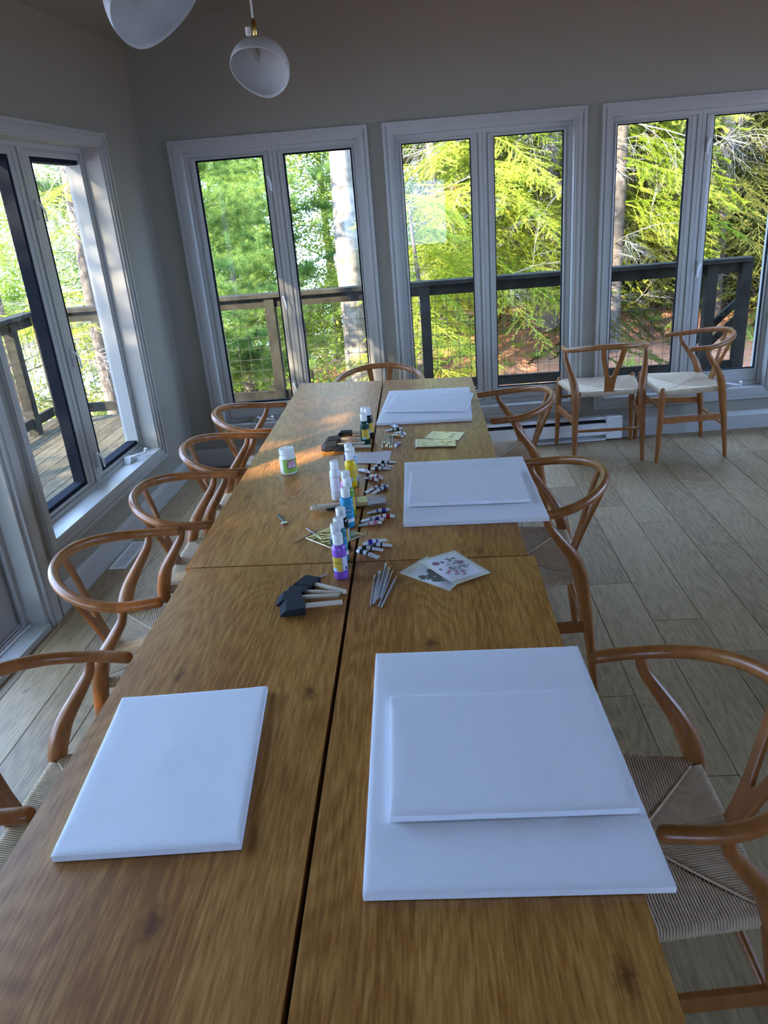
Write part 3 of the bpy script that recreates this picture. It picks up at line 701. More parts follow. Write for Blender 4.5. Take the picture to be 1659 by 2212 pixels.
bottle('turquoise paint bottle marked OPAQUE in white letters', 745, 1053, (.03, .33, .60), style='square', face=-85, rad=.0195, H=.125)
bottle('lime green paint bottle behind the turquoise one', 749, 1032, (.17, .35, .03), face=-40)
bottle('pink paint bottle squeezed behind the lime green one', 745, 1017.5, (.62, .18, .42), face=-70)
bottle('white paint bottle with a printed back label, left of the row', 720.5, 995, (.78, .79, .82), style='back', face=-85, H=.135)
bottle('bright yellow paint bottle in the middle of the row', 753.5, 975, (.85, .58, .01), face=-45)
bottle('pale blue paint bottle behind the bright yellow one', 757, 967, (.28, .45, .68), face=-40)
bottle('dark violet paint bottle farthest of the middle row', 751, 957, (.09, .03, .18), face=-80)
bottle('dark green paint bottle at the far end with a blue and yellow label', 784.5, 893.5, (.004, .05, .035), txt='-----', face=-60)
bottle('black paint bottle at the far end, behind the dark green one', 793, 881, (.006, .006, .010), face=-45)
bottle('half hidden white-capped paint bottle, farthest of all', 785, 879, (.10, .05, .16), face=-80)

# decoupage jar
p = at(625, 1021, TZ); jr = empty('glue_jar', (p.x, p.y, TZ), label='white round jar with a lime green label, alone on the left', cat='jar')
MB().lathe([(.024, 0), (.029, .002), (.0305, .008), (.0305, .058), (.0295, .064), (.026, .068), (.0235, .070), (.0235, .074)], 32).build('jar_body', M['white'], jr)
MB().lathe([(.0262, .071), (.0272, .073), (.0274, .080), (.0266, .081), (.0266, .089), (.0276, .090), (.0278, .0935), (.0262, .0952), (.0245, .0948), (.0235, .0935), (.0050, .0935)], 32).build('screw_lid', M['white'], jr)
fa = R(-62); r = .0308
cyl_patch(r, fa-.95, fa+1.6, .008, .060, 24).build('green_label', paint((.30, .52, .10), .4), jr)
cyl_patch(r+.0002, fa-.42, fa+.74, .0255, .0570, 12).build('label_border', paint((.10, .02, .03), .4), jr)
cyl_patch(r+.0004, fa-.36, fa+.68, .0275, .0550, 12).build('label_panel', paint((.78, .60, .70), .4), jr)
Tq = lambda zc, ac=fa+.16: (lambda x, y: Vector(((r+.0007)*math.cos(ac+x/r), (r+.0007)*math.sin(ac+x/r), zc+y)))
red = paint((.45, .01, .08), .5); blk = paint((.02, .01, .02), .5)
text('MOD', .0105, red, jr, Tq(.0500)); text('PODGE', .0098, red, jr, Tq(.0415)); text('----', .0060, blk, jr, Tq(.0350)); text('------', .0055, blk, jr, Tq(.0303))
text('---- ----- ---', .0042, paint((.03, .12, .01), .5), jr, Tq(.0205)); text('--- ---', .0042, paint((.03, .12, .01), .5), jr, Tq(.0120, fa+.35))

# ------------------------------------------------------------ paint tubes
def tube_(label, cap, crimp, col, lift=0, L=None):
    rr = .0070; a = at(*cap, TZ+rr+lift); b = at(*crimp, TZ+.004+lift); a.z = b.z = 0
    c = (a+b)/2; d = b-a; Ln = max(.052, min(.072, d.length)); ang = math.atan2(d.y, d.x)
    root = empty('paint_tube', (a.x, a.y, TZ+lift), rz=ang, label=label, cat='paint tube', group='small paint tubes scattered on the table')
    # along +x: cap, shoulder, body to flat crimp
    MB().tube([(0, 0, rr), (.001, 0, rr), (.010, 0, rr), (.0105, 0, rr)], [.0046, .0052, .0056, .0045], 12).build('cap', M['white'], root)
    body = MB(); n = 8; pts = []; rad = []
    xs = [.0105, .012, .022, .034, .044, .054, Ln-.003, Ln]
    for x in xs:
        u = max(0, (x-.030)/(Ln-.030)); hz = rr*(1-u)+.0006; hy = rr*(1+.42*u)
        if x < .0115: hz = hy = .0050
        pts.append((x, 0, max(.0008, hz))); rad.append((hz, hy))
    body.tube(pts, rad, 12, up=(0, 0, 1)); body.build('tube_body', mk('tube_foil_white', (.70, .72, .76), .3) if 'tf' not in M else M['tf'], root)
    for x0, x1, cc in ((.013, .025, col), (.036, .041, col)):
        q = []; rd = []
        for x in (x0, (x0+x1)/2, x1):
            u = max(0, (x-.030)/(Ln-.030)); hz = rr*(1-u)+.0006; hy = rr*(1+.42*u); q.append((x, 0, max(.0008, hz))); rd.append((hz+.0002, hy+.0002))
        MB().tube(q, rd, 12, cap=False, up=(0, 0, 1)).build('colour_band', paint(cc, .3), root)
    text('- -- -', .0036, paint((.05, .05, .07), .5), root, lambda x, y: Vector((.0305+y, x, rr*2-.0008*0+.0004-abs(x)*.25)))
    return root
M['tf'] = mk('tube_foil_white', (.70, .72, .76), .3)
BLU, NAV, BLK, DGR, RED, VER, PNK, BRN, MRN, LBL, GRN, YEL, WHT = (.03, .02, .30), (.02, .025, .16), (.006, .006, .008), (.006, .022, .012), (.42, .01, .015), (.50, .06, .04), (.60, .20, .32), (.12, .035, .012), (.10, .02, .012), (.10, .30, .62), (.02, .09, .02), (.75, .45, .01), (.55, .60, .68)
for a in [
 ('ultramarine banded paint tube, uppermost of the near pile', (785.3, 1175), (837, 1163), BLU, .011),
 ('black banded paint tube under the ultramarine one in the near pile', (794, 1178), (847, 1176.5), BLK, 0),
 ('dark green banded paint tube in the near pile', (773, 1184.5), (832, 1186), DGR, 0),
 ('black banded paint tube nearest the viewer, crimped end to the right', (771, 1190), (824, 1204), BLK, 0),
 ('violet blue banded paint tube, top of the group of four', (842, 1101.5), (788, 1107.5), BLU, 0),
 ('scarlet banded paint tube with its cap to the right', (852, 1115), (799, 1115.5), RED, 0),
 ('navy banded paint tube just behind the pink one', (829, 1122), (773.5, 1123), NAV, 0),
 ('pink banded paint tube below the scarlet one', (825, 1128.5), (769, 1133.5), PNK, 0),
 ('brown banded paint tube beside the navy one, right of the bottles', (828, 1048), (785, 1063.5), BRN, 0),
 ('navy banded paint tube slanting up to the right', (838, 1049.5), (800, 1067), NAV, 0),
 ('crimson banded paint tube lying across the table gap', (816, 1038), (785, 1029), RED, 0),
 ('vermilion banded paint tube behind the crimson one', (825, 1033), (798, 1024), VER, 0),
 ('white paint tube left of the table gap', (797, 1019.6), (766, 1012), WHT, 0),
 ('maroon banded paint tube in front of its pile', (802.5, 1013.5), (848, 1010.5), MRN, 0),
 ('dark brown banded paint tube in the middle of its pile', (808, 1007.5), (863, 1005), MRN, 0),
 ('black banded paint tube at the back of its pile', (815.8, 1001.5), (856.6, 996), BLK, 0),
 ('light blue banded paint tube, farthest of all', (861, 924), (845, 917.4), LBL, 0),
 ('green banded paint tube in the far group', (869, 926), (831, 930), GRN, 0),
 ('black banded paint tube beside the yellow one', (876, 937.6), (852, 931.5), BLK, 0),
 ('yellow banded paint tube in the far group', (870, 942.5), (842.5, 937.5), YEL, 0),
 ('violet banded paint tube lying alone beside the small far brushes', (853.7, 964), (864, 952), BLU, 0)]: tube_(*a)

# ------------------------------------------------------------ brushes
def brush(label, tail, tip, kind, handle, lift=0.0, flat=True, L=None, group=None):
    a = at(*tail, TZ+.003+lift); b = at(*tip, TZ+.003+lift); d = (b-a); Ln = d.length; root = empty('paint_brush', (a.x, a.y, TZ+lift), rz=math.atan2(d.y, d.x), label=label, cat='paintbrush', group=group)
    h = Ln*.76; r = .0028
    MB().tube([(0, 0, r), (.003, 0, r), (h*.35, 0, r), (h*.80, 0, r), (h, 0, r)], [.0016, .0022, .0027, .0026, .0020], 8).build('handle', handle, root)
    MB().tube([(h-.003, 0, r), (h+Ln*.08, 0, r), (h+Ln*.13, 0, r)], [(.0022, .0022), (.0022, .0026), (.0016, .0042) if flat else (.0020, .0020)], 10, up=(0, 0, 1)).build('ferrule', M['ferrule'] if kind != 'liner' else handle, root)
    e = Ln
    MB().tube([(h+Ln*.13, 0, r), (h+Ln*.19, 0, r), (e-.001, 0, r), (e, 0, r)], [(.0015, .0040), (.0013, .0042), (.0008, .0034), (.0003, .003)] if flat else [(.0017, .0017), (.0014, .0014), (.0005, .0005), (.0002, .0002)], 8, up=(0, 0, 1)).build('bristles', M['bristle'], root)
    return root
gb = 'clear handled brushes fanned on the near table'
for i, (tl, tp, fl_, lf, lab) in enumerate([
 ((800.6, 1308), (811, 1235), True, 0, 'clear handled flat brush, leftmost of the near fan'),
 ((806, 1305), (819.4, 1226), True, 0, 'clear handled brush second from the left in the near fan'),
 ((809, 1302), (823, 1226), True, .005, 'clear handled brush third from the left in the near fan'),
 ((813.5, 1295), (836, 1208), True, .005, 'clear handled flat brush reaching farthest up in the near fan'),
 ((817, 1292), (840, 1214), True, 0, 'clear handled brush just right of the longest one in the near fan'),
 ((822, 1291), (843, 1220), True, .005, 'clear handled brush in the middle right of the near fan'),
 ((817.6, 1311), (850.6, 1225), True, 0, 'clear handled flat brush second from the right in the near fan'),
 ((823.5, 1311), (857, 1242.5), False, 0, 'clear handled pointed liner brush, rightmost of the near fan')]):
    brush(lab, tl, tp, 'flat' if fl_ else 'liner', M['clearpl'], lf, fl_, group=gb)
gf = 'pale handled brushes laid side by side at the far end'
pos = ['leftmost', 'second from the left', 'third from the left', 'fourth from the left', 'fourth from the right', 'third from the right', 'second from the right']
zo = lambda x, y: (760+x/13.825, 900+y/13.825)
for i, (a, b) in enumerate([((945, 610), (900, 965)), ((1000, 510), (970, 825)), ((1048, 550), (1010, 930)), ((1075, 550), (1055, 950)), ((1105, 505), (1100, 860)), ((1160, 590), (1128, 970)), ((1218, 570), (1185, 975))]):
    brush('small pale brush with bristles toward the viewer, %s of the far bunch' % pos[i], zo(*a), zo(*b), 'flat', M['cedar'], 0, True, group=gf)
brush('brown handled brush poking out left of the gold foil packet', (682, 1146), (630, 1173.5), 'liner', M['tan'], 0, False)
brush('clear handled brush poking out behind the gold foil packet', (661, 1141), (700, 1167), 'flat', M['clearpl'], 0, True)
brush('clear handled brush hidden under the near foam brushes', (707, 1239.5), (655, 1262), 'flat', M['clearpl'], 0, True)

def foam(label, hend, tip, hw=.026, lift=0.0, Lmin=.0, gap=0):
    a = at(*hend, TZ+.008+lift); b = at(*tip, TZ+.006+lift); d = b-a; Ln = d.length
    root = empty('foam_brush', (b.x, b.y, TZ+lift), rz=math.atan2(-d.y, -d.x), label=label, cat='foam brush', group='black foam brushes on the table')
    hl = min(.062, Ln*.52); th = .0095   # head: wedge along +x from the tip
    prof = [(0, .0035), (.016, th*2-.001), (hl, th*2), (hl, 0), (.016, 0.0), (0, .0015)]
    MB().prism(prof, (-hw, hw), lambda x, z, y: Vector((x, y, z))).build('foam_head', M['black'], root, smooth=False, bevel=.0015)
    MB().tube([(hl-.01, 0, th), (hl+.004, 0, th), (Ln-.002, 0, .0075), (Ln, 0, .0075)], [.0055, .0062, .0062, .0055], 12).build('handle', M['dowel'], root)
    return root
foam('black foam brush at the back of the near fan of four', (746, 1278), (640, 1256), hw=.024)
foam('black foam brush second from the back in the near fan', (734.7, 1281), (612, 1281), hw=.016)
foam('black foam brush second from the front in the near fan', (731.6, 1286.5), (598, 1297), hw=.024, lift=.004)
foam('black foam brush nearest the viewer in the near fan', (740, 1300), (604.6, 1318), hw=.027, lift=.006)
foam('small black foam brush, uppermost of the far group', (792, 934.5), (729, 938), hw=.016)
foam('black foam brush under another in the far group', (790, 946), (702, 953), hw=.028)
foam('wide black foam brush, leftmost of the far group', (788, 956), (694, 967), hw=.034, lift=.005)
foam('black foam brush of the far group nearest the violet bottle', (800.7, 963.3), (722, 970), hw=.020)

# flat varnish brush and black handled one
def flatbrush():
    a = at(670, 1098, TZ+.012); b = at(837, 1080, TZ+.008); d = b-a; Ln = d.length
    root = empty('varnish_brush', (a.x, a.y, TZ), rz=math.atan2(d.y, d.x), label='wide flat brush with pale wooden handle and bristles in a clear sleeve', cat='paintbrush')
    k = Ln; z = .014
    out = [(.0, .002), (.004, .008), (.015, .011), (.05, .0115), (.10, .010), (k*.50, .010), (k*.55, .018), (k*.60, .022)]
    poly = out+[(x, -y) for x, y in out[::-1]]
    MB().prism(poly, (z-.006, z+.004), lambda x, y, c: Vector((x, y, c))).build('handle', M['cedar'], root, smooth=False, bevel=.003)
    MB().tube([(.020, 0, z+.0042), (.020, 0, z+.0046)], .0035, 12).build('hanging_hole', M['dark'], root)
    MB().box(k*.60, k*.74, -.024, .024, .006, .022).build('ferrule', M['gold'], root, smooth=False, bevel=.002)
    MB().box(k*.64, k*.73, -.015, .020, .022, .0224).build('ferrule_label', paint((.45, .50, .10), .3), root, smooth=False)
    br = MB()
    for j in range(14):
        y = -.022+.044*j/13; br.tube([(k*.74, y, .013), (k*.85, y, .012), (k*.985-abs(y)*.3, y*.95, .009)], [(.006, .0018), (.004, .0018), (.0012, .0014)], 6, up=(0, 0, 1))
    br.build('bristles', mk('white_bristle', (.70, .66, .62), .6), root)
    MB().prism([(k*.72, .001), (k, .001), (k, .008), (k*.97, .018), (k*.72, .024)], (-.027, .027), lambda x, z_, y: Vector((x, y, z_))).build('clear_sleeve', M['film'], root, smooth=False)
flatbrush()
a = at(704, 1101, TZ+.004); b = at(794, 1091, TZ+.004); d = b-a
kb = empty('painting_knife', (a.x, a.y, TZ), rz=math.atan2(d.y, d.x), label='slim black handled tool lying under the wide flat brush', cat='tool')
MB().tube([(0, 0, .005), (.006, 0, .005), (d.length*.5, 0, .005), (d.length*.97, 0, .005), (d.length, 0, .005)], [(.002, .002), (.004, .010), (.0045, .012), (.004, .008), (.002, .002)], 10, up=(0, 0, 1)).build('handle', M['blackpl'], kb)
a = at(600.5, 1111, TZ+.004); b = at(618, 1131, TZ+.004); d = b-a; k = d.length
kb = empty('craft_scraper', (a.x, a.y, TZ), rz=math.atan2(d.y, d.x), label='tiny black handled scraper with a short white cross head, alone at left', cat='tool')
MB().tube([(0, 0, .004), (.003, 0, .004), (k*.5, 0, .004), (k*.85, 0, .004)], [(.002, .003), (.003, .0055), (.003, .0055), (.002, .0025)], 10, up=(0, 0, 1)).build('handle', M['blackpl'], kb)
MB().box(k*.84, k, -.013, .006, .001, .007).build('head', M['ferrule'], kb, smooth=False, bevel=.001)

# ------------------------------------------------------------ packets
def packet(name, label, px, mat, amp=.002, N=20, z=.001, seed=0, base=None, th=.0008):
    q = [at(*p, TZ+z+.001) for p in px]; m = sum(q, Vector())/4
    root = empty(name, (m.x, m.y, TZ+z), label=label, cat='packet'); return root, [Vector((p.x-m.x, p.y-m.y, 0)) for p in q]
def sheet(name, q, mat, parent, z, amp=0, N=16, seed=0, th=.0006, freq=38, inset=0):
    m = sum(q, Vector())/4; q = [m+(p-m)*(1-inset) for p in q]; g = []
    for j in range(N+1):
        for i in range(N+1):
            u, v = i/N, j/N; p = (q[0]*(1-u)+q[1]*u)*(1-v)+(q[3]*(1-u)+q[2]*u)*v
            e = min(u, 1-u, v, 1-v); h_ = noise.noise(Vector((p.x*freq+seed*9, p.y*freq*1.7, seed)))+.5*noise.noise(Vector((p.x*freq*2.3, p.y*freq*2.9, seed+5)))
            g.append((p.x, p.y, z+max(-.6, h_)*amp*min(1, e*8)+amp*.6*min(1, e*8)))
    fs = [(j*(N+1)+i, (j+1)*(N+1)+i, (j+1)*(N+1)+i+1, j*(N+1)+i+1) for j in range(N) for i in range(N)]
    mb = MB(); mb.add(g, fs); o = mb.build(name, mat, parent, angle=25 if amp > .0015 else 60)
    s = o.modifiers.new('thickness', 'SOLIDIFY'); s.thickness = th; s.offset = 1
    return o
rt, q = packet('foil_packet', 'crumpled gold leaf packet lying under the nearest paint bottles', [(655.4, 1162), (720, 1134), (793, 1154), (715, 1186)], None)
sheet('gold_leaf', q, M['gold'], rt, .0012, .0024, 44, 3, freq=48, inset=.06); sheet('clear_sleeve', q, M['film'], rt, .0006, .0004, 10, 1, th=.0002); sheet('backing_card', q, mk('pink_card', (.62, .45, .40), .6), rt, .0002, 0, 2, inset=.03)
rt, q = packet('tissue_packet', 'pale pinkish glassine envelope between the yellow bottle and the tubes', [(768, 978.5), (846.4, 973.7), (840, 1001), (765, 1001)], None)
sheet('envelope', q, M['tissue'], rt, .0006, .0012, 22, 8, freq=30)
rt, q = packet('foil_packet', 'crinkled silvery foil packet, the farther of two on the right', [(931, 931), (1008.6, 933), (993, 952), (912, 948)], None)
sheet('silver_leaf', q, M['silver'], rt, .0008, .0018, 40, 12, freq=70, inset=.08); sheet('clear_sleeve', q, M['film'], rt, .0006, .0004, 10, 1, th=.0002)
rt, q = packet('foil_packet', 'crinkled silvery foil packet, the nearer of two on the right', [(895, 948), (987, 950), (987.6, 964), (895, 966.6)], None, z=.0045)
sheet('silver_leaf', q, M['silver'], rt, .0008, .0018, 40, 14, freq=70, inset=.06); sheet('clear_sleeve', q, M['film'], rt, .0006, .0004, 10, 1, th=.0002)

def flower_packet(label, outer, inner, z, kind):
    rt, q = packet('pressed_flower_packet', label, outer, None, z=z); m = Vector(rt.location)
    c = [at(*p, TZ+z+.001)-m for p in inner]; c = [Vector((p.x, p.y, 0)) for p in c]
    sheet('clear_sleeve', q, M['film'], rt, .0020, .0006, 14, 3, th=.0002); sheet('sleeve_back', q, mk('cream_sleeve_back', (.66, .62, .46), .35), rt, .0001, 0, 2, th=.0002, inset=.03)
    sheet('white_card', c, M['paper'], rt, .0008, 0, 2, th=.0004)
    def P(u, v, h_): return (c[0]*(1-u)+c[1]*u)*(1-v)+(c[3]*(1-u)+c[2]*u)*v+Vector((0, 0, h_))
    rnd = random.Random(5 if kind else 9)
    def blob(u, v, s, colr, nm, n=9, lob=.35, zz=.00125):
        mb = MB(); C0 = P(u, v, zz); vs = [C0]; K = n*2
        for k in range(K):
            a = 2*PI*k/K; rr = s*(1 if k % 2 == 0 else 1-lob)*rnd.uniform(.85, 1.1); vs.append(C0+Vector((rr*math.cos(a), rr*math.sin(a), 0)))
        mb.add([tuple(x) for x in vs], [(0, 1+k, 1+(k+1) % K) for k in range(K)]); return mb.build(nm, paint(colr, .7), rt, smooth=False)
    if kind == 0:   # flowers; u along first edge, v downwards
        for u, v in ((.18, .22), (.82, .42)): blob(u, v, .014, (.30, .04, .15), 'pressed_daisy', 12)
        for u, v in ((.30, .62), (.45, .70), (.38, .80), (.60, .78), (.55, .88), (.20, .68)): blob(u, v, .0085, (.48, .17, .20), 'pressed_blossom', 5, .45)
        blob(.12, .48, .006, (.18, .09, .04), 'pressed_disc', 6, .2)
        for k in range(26):
            u, v = rnd.uniform(.35, .85), rnd.uniform(.12, .62); blob(u, v, rnd.uniform(.003, .008), (.06, .075, .055), 'pressed_leaf', 4, .5, .0014)
        for u, v in ((.82, .66), (.92, .60), (.75, .20)): blob(u, v, .008, (.30, .33, .30), 'pressed_fern', 8, .6)
        mb = MB()
        for k in range(10):
            u, v = rnd.uniform(.4, .7), rnd.uniform(.3, .6); a = P(u, v, .0014); b = P(u+rnd.uniform(-.1, .3), v+rnd.uniform(0, .3), .0014); mb.tube([a, (a+b)/2+Vector((.003, .002, 0)), b], .0004, 4)
        mb.build('pressed_stem', paint((.07, .08, .05), .7), rt)
    else:
        for k in range(44):
            t_ = k/43; u, v = .12+.78*t_, .30+.25*math.sin(t_*3)+rnd.uniform(-.16, .16); blob(u, v, rnd.uniform(.006, .012), (.035, .05, .04), 'pressed_leaf', 6, .45)
        for k in range(12): blob(.45+.045*k, .72+rnd.uniform(-.03, .08), .004, (.05, .06, .05), 'pressed_fern', 4, .6)
flower_packet('clear packet of pressed dark green leaves, under the flower packet', [(860, 1237), (922.5, 1200.4), (1002, 1248), (972.4, 1277.8)], [(883.4, 1242.3), (912, 1219), (990, 1255), (968.8, 1272.7)], .0005, 1)
flower_packet('clear packet of pressed pink and purple flowers on white card', [(902, 1211), (981.8, 1188), (1061.3, 1237.3), (983, 1264)], [(918, 1212), (981, 1193.9), (1041, 1235), (973.8, 1256.8)], .0045, 0)

# ------------------------------------------------------------ pendant lamps
def pendant(label, x, y, zt, back):
    root = empty('pendant_lamp', (x, y, zt), label=label, cat='lamp', group='frosted pendant lamps over the tables')
    zc = ceilz(x)-zt
    MB().tube([(0, 0, .035), (0, 0, zc)], .0028, 8).build('cord', M['cable'], root)
    MB().lathe([(.045, zc-.006), (.042, zc-.024), (.010, zc-.028)], 24).build('ceiling_rose', M['metalw'], root)
    MB().lathe([(.003, .040), (.0055, .036), (.0075, .022), (.0062, .006), (.0050, .001), (.0085, -.001), (.0085, -.005)], 16).build('brass_socket', M['brass'], root)
    MB().lathe([(.006, .004), (.0075, .006), (.0075, .022), (.006, .024)], 12, o=(-.019, .012, 0)).build('ceramic_knob', M['metalw'], root)
    mb = MB(); A, B = 40, 16; vs = []
    for j in range(B+1):
        for i in range(A):
            th = 2*PI*i/A; k = (1+math.cos(th-back))/2
            ph = R(14)+(R(60)+R(76)*k**1.3-R(14))*j/B
            r_ = .073*math.sin(ph)**.9*(1+.12*k); z_ = -.004-.066*(1-math.cos(ph))*(1+.18*k)
            vs.append((r_*math.cos(th)+.006*math.cos(back), r_*math.sin(th), z_))
    mb.add(vs, [(j*A+i, j*A+(i+1) % A, (j+1)*A+(i+1) % A, (j+1)*A+i) for j in range(B) for i in range(A)])
    s = mb.build('glass_shade', M['shade'], root, angle=80); m = s.modifiers.new('thickness', 'SOLIDIFY'); m.thickness = .0025
    MB().lathe([(.006, -.006), (.0065, -.014), (.0105, -.026), (.0115, -.036), (.008, -.050), (.003, -.060), (.001, -.063)], 16).build('bulb', M['bulb'], root)
    MB().tube([(0, 0, -.014), (.002, 0, -.045)], .0014, 6).build('filament', M['brass'], root)
    return root
pendant('frosted glass pendant lamp hanging over the middle of the tables', -.405, 2.30, 2.064, R(80))
pendant('frosted glass pendant lamp cut off by the top picture edge', -.385, 1.38, 2.035, R(150))

# ------------------------------------------------------------ deck and railing
DZ = -.10
dk = tag(MB().box(-3.75, 3.1, -4.0, 7.05, DZ-.25, DZ-.04).build('deck', M['dark'], smooth=False), kind='structure')
k = 0; x = -3.72
while x < -1.86:
    for y0, y1 in ((-4.0, 1.4), (1.41, 5.0+2.03)):
        MB().box(-.069, .069, -(y1-y0)/2, (y1-y0)/2, -.035, 0).build('board', M['deck'], dk, (x+.07, (y0+y1)/2, DZ), smooth=False)
    x += .145
while x < 2.98:
    MB().box(-.069, .069, -.87, .87, -.035, 0).build('board', M['deck'], dk, (x+.07, 6.16, DZ), smooth=False); x += .145
def railing(name, label, A, B, posts, brace=None, top=.95):
    A, B = Vector(A), Vector(B); L = (B-A).length; d = (B-A).normalized(); n = Vector((-d.y, d.x, 0))
    root = empty(name, (A.x, A.y, DZ), rz=math.atan2(d.y, d.x), label=label, cat='railing')
    H = top-DZ
    MB().box(0, L, -.07, .07, H-.038, H).build('top_rail', M['deckrail'], root, smooth=False, bevel=.004)
    MB().box(0, L, -.018, .018, H-.125, H-.038).build('upper_rail', M['deckrail'], root, smooth=False)
    MB().box(0, L, -.018, .018, .075, .160).build('lower_rail', M['deckrail'], root, smooth=False)
    for s in posts: MB().box(s-.045, s+.045, -.045, .045, -.2, H-.038).build('post', M['deckrail'], root, smooth=False, bevel=.003)
    mb = MB(); z = .16
    while z < H-.12:
        mb.tube([(0, -.02, z), (L, -.02, z)], .0020, 4, cap=False); z += .1016
    x = .05
    while x < L:
        mb.tube([(x, -.024, .16), (x, -.024, H-.12)], .0020, 4, cap=False); x += .1016
    o = mb.build('wire_mesh', M['wire'], root, smooth=False); o['kind'] = 'stuff'
    return root
railing('deck_railing', 'weathered wooden deck railing with wire mesh outside the back windows', (-3.60, 6.90, 0), (2.85, 6.90, 0), [.05, 2.22, 3.62, 5.0, 6.12, 6.41])
railing('deck_railing', 'weathered wooden deck railing with wire mesh outside the left window', (-3.60, -1.0, 0), (-3.60, 6.83, 0), [.1, 1.9, 3.7, 5.6, 7.45])
sr = empty('stair_railing', (2.3, 7.02, DZ), label='sloping wooden stair rail between two posts outside the right window', cat='railing')
T = lambda x, y, z: Vector((x, y, z+x*.95))
MB().box(.13, .58, 0, .04, .12, .20, T).build('sloping_rail', M['deckrail'], sr, smooth=False)
MB().box(.20, .58, 0, .04, -.03, .04, T).build('sloping_brace', M['deckrail'], sr, smooth=False)

# ------------------------------------------------------------ ground
def gz(x, y):
    a = max(0, min(1, (x+2.5)/4.0)); rise = .09*min(max(0, y-8.0), 4.5)*a-.22*max(0, y-7.5)*(1-a)*.5
    left = -.16*max(0, -x-4.0)
    return -.42-.35*(1-a)+rise+left+.10*noise.noise(Vector((x*.5, y*.5, 0)))+.04*noise.noise(Vector((x*1.7, y*1.7, 3)))
mb = MB(); NX, NY = 90, 80; g = []
for j in range(NY+1):
    for i in range(NX+1):
        x = -26+52*i/NX; y = -14+50*j/NY; z = gz(x, y)
        if -4.2 < x < 5 and y < 7.4: z = min(z, -.6)
        g.append((x, y, z))
mb.add(g, [(j*(NX+1)+i, j*(NX+1)+i+1, (j+1)*(NX+1)+i+1, (j+1)*(NX+1)+i) for j in range(NY) for i in range(NX)])
tag(mb.build('ground', M['ground']), kind='structure')

# ------------------------------------------------------------ foliage
def tri_mesh(name, vs, fs, mat):
    me = bpy.data.meshes.new(name); me.from_pydata(vs, [], fs); me.materials.append(mat); me.update(); return me
def needle(vs, fs, p, d, l, w, rnd):
    s = d.cross(Vector((rnd.uniform(-1, 1), rnd.uniform(-1, 1), rnd.uniform(-1, 1))));
    if s.length < 1e-4: return
    s.normalize(); o = len(vs); vs += [tuple(p-s*w), tuple(p+s*w), tuple(p+d*l)]; fs.append((o, o+1, o+2))
def stick(vs, fs, a, b, ra, rb):
    d = (b-a).normalized(); u = d.cross(Vector((.3, .2, .9))).normalized(); v = d.cross(u); o = len(vs)
    for p, r in ((a, ra), (b, rb)):
        for k in range(3):
            q = 2*PI*k/3; vs.append(tuple(p+u*(r*math.cos(q))+v*(r*math.sin(q))))
    fs += [(o, o+1, o+4), (o, o+4, o+3), (o+1, o+2, o+5), (o+1, o+5, o+4), (o+2, o, o+3), (o+2, o+3, o+5)]
def spruce_mesh(seed, mat, wmat, L=1.5, dens=1.0):
    rnd = random.Random(seed); vs = []; fs = []; wv = []; wf = []
    axis = lambda t: Vector((L*t, .06*math.sin(t*4+seed), -.34*L*t*t+.10*L*t))
    for k in range(10): stick(wv, wf, axis(k/10), axis((k+1)/10), .014*(1-k/11), .014*(1-(k+1)/11))
    n = int(34*dens)
    for i in range(n):
        t = .12+.88*i/n; side = 1 if i % 2 else -1
        ln = L*(.36*(1-t)**.7+.07)*rnd.uniform(.7, 1.15)
        a = axis(t); d = Vector((.62+rnd.uniform(-.3, .3), side*.75+rnd.uniform(-.25, .25), -.15+rnd.uniform(-.35, .25))).normalized(); b = a+d*ln+Vector((0, 0, -.15*ln)); ln *= rnd.uniform(.8, 1.2)
        stick(wv, wf, a, b, .004, .0015)
        subs = [(a, b)]
        m = int(ln/.07)
        for j in range(m):
            u = .25+.75*j/max(1, m); s2 = 1 if j % 2 else -1
            p = a.lerp(b, u); dd = (d+Vector((.45*s2*side, .0, 0))+Vector((rnd.uniform(-.2, .3), rnd.uniform(-.25, .25), rnd.uniform(-.35, .1)))).normalized()
            subs.append((p, p+dd*rnd.uniform(.05, .12)*(1.2-u*.5)))
        for (p, q) in subs:
            l2 = (q-p).length; c = max(3, int(l2/.013)); dd = (q-p).normalized()
            for j in range(c):
                pp = p.lerp(q, j/c)
                for _ in range(2):
                    nd = (dd*.9+Vector((rnd.uniform(-1, 1), rnd.uniform(-1, 1), rnd.uniform(-.7, 1)))*.8).normalized(); needle(vs, fs, pp, nd, rnd.uniform(.018, .030), .0042, rnd)
    return tri_mesh('branch', vs+wv, fs+[tuple(i+len(vs) for i in f) for f in wf], mat), None
def two(me, n, mat2):
    me.materials.append(mat2)
    mi = [0]*len(me.polygons)
    for i in range(n, len(mi)): mi[i] = 1
    me.polygons.foreach_set('material_index', mi)
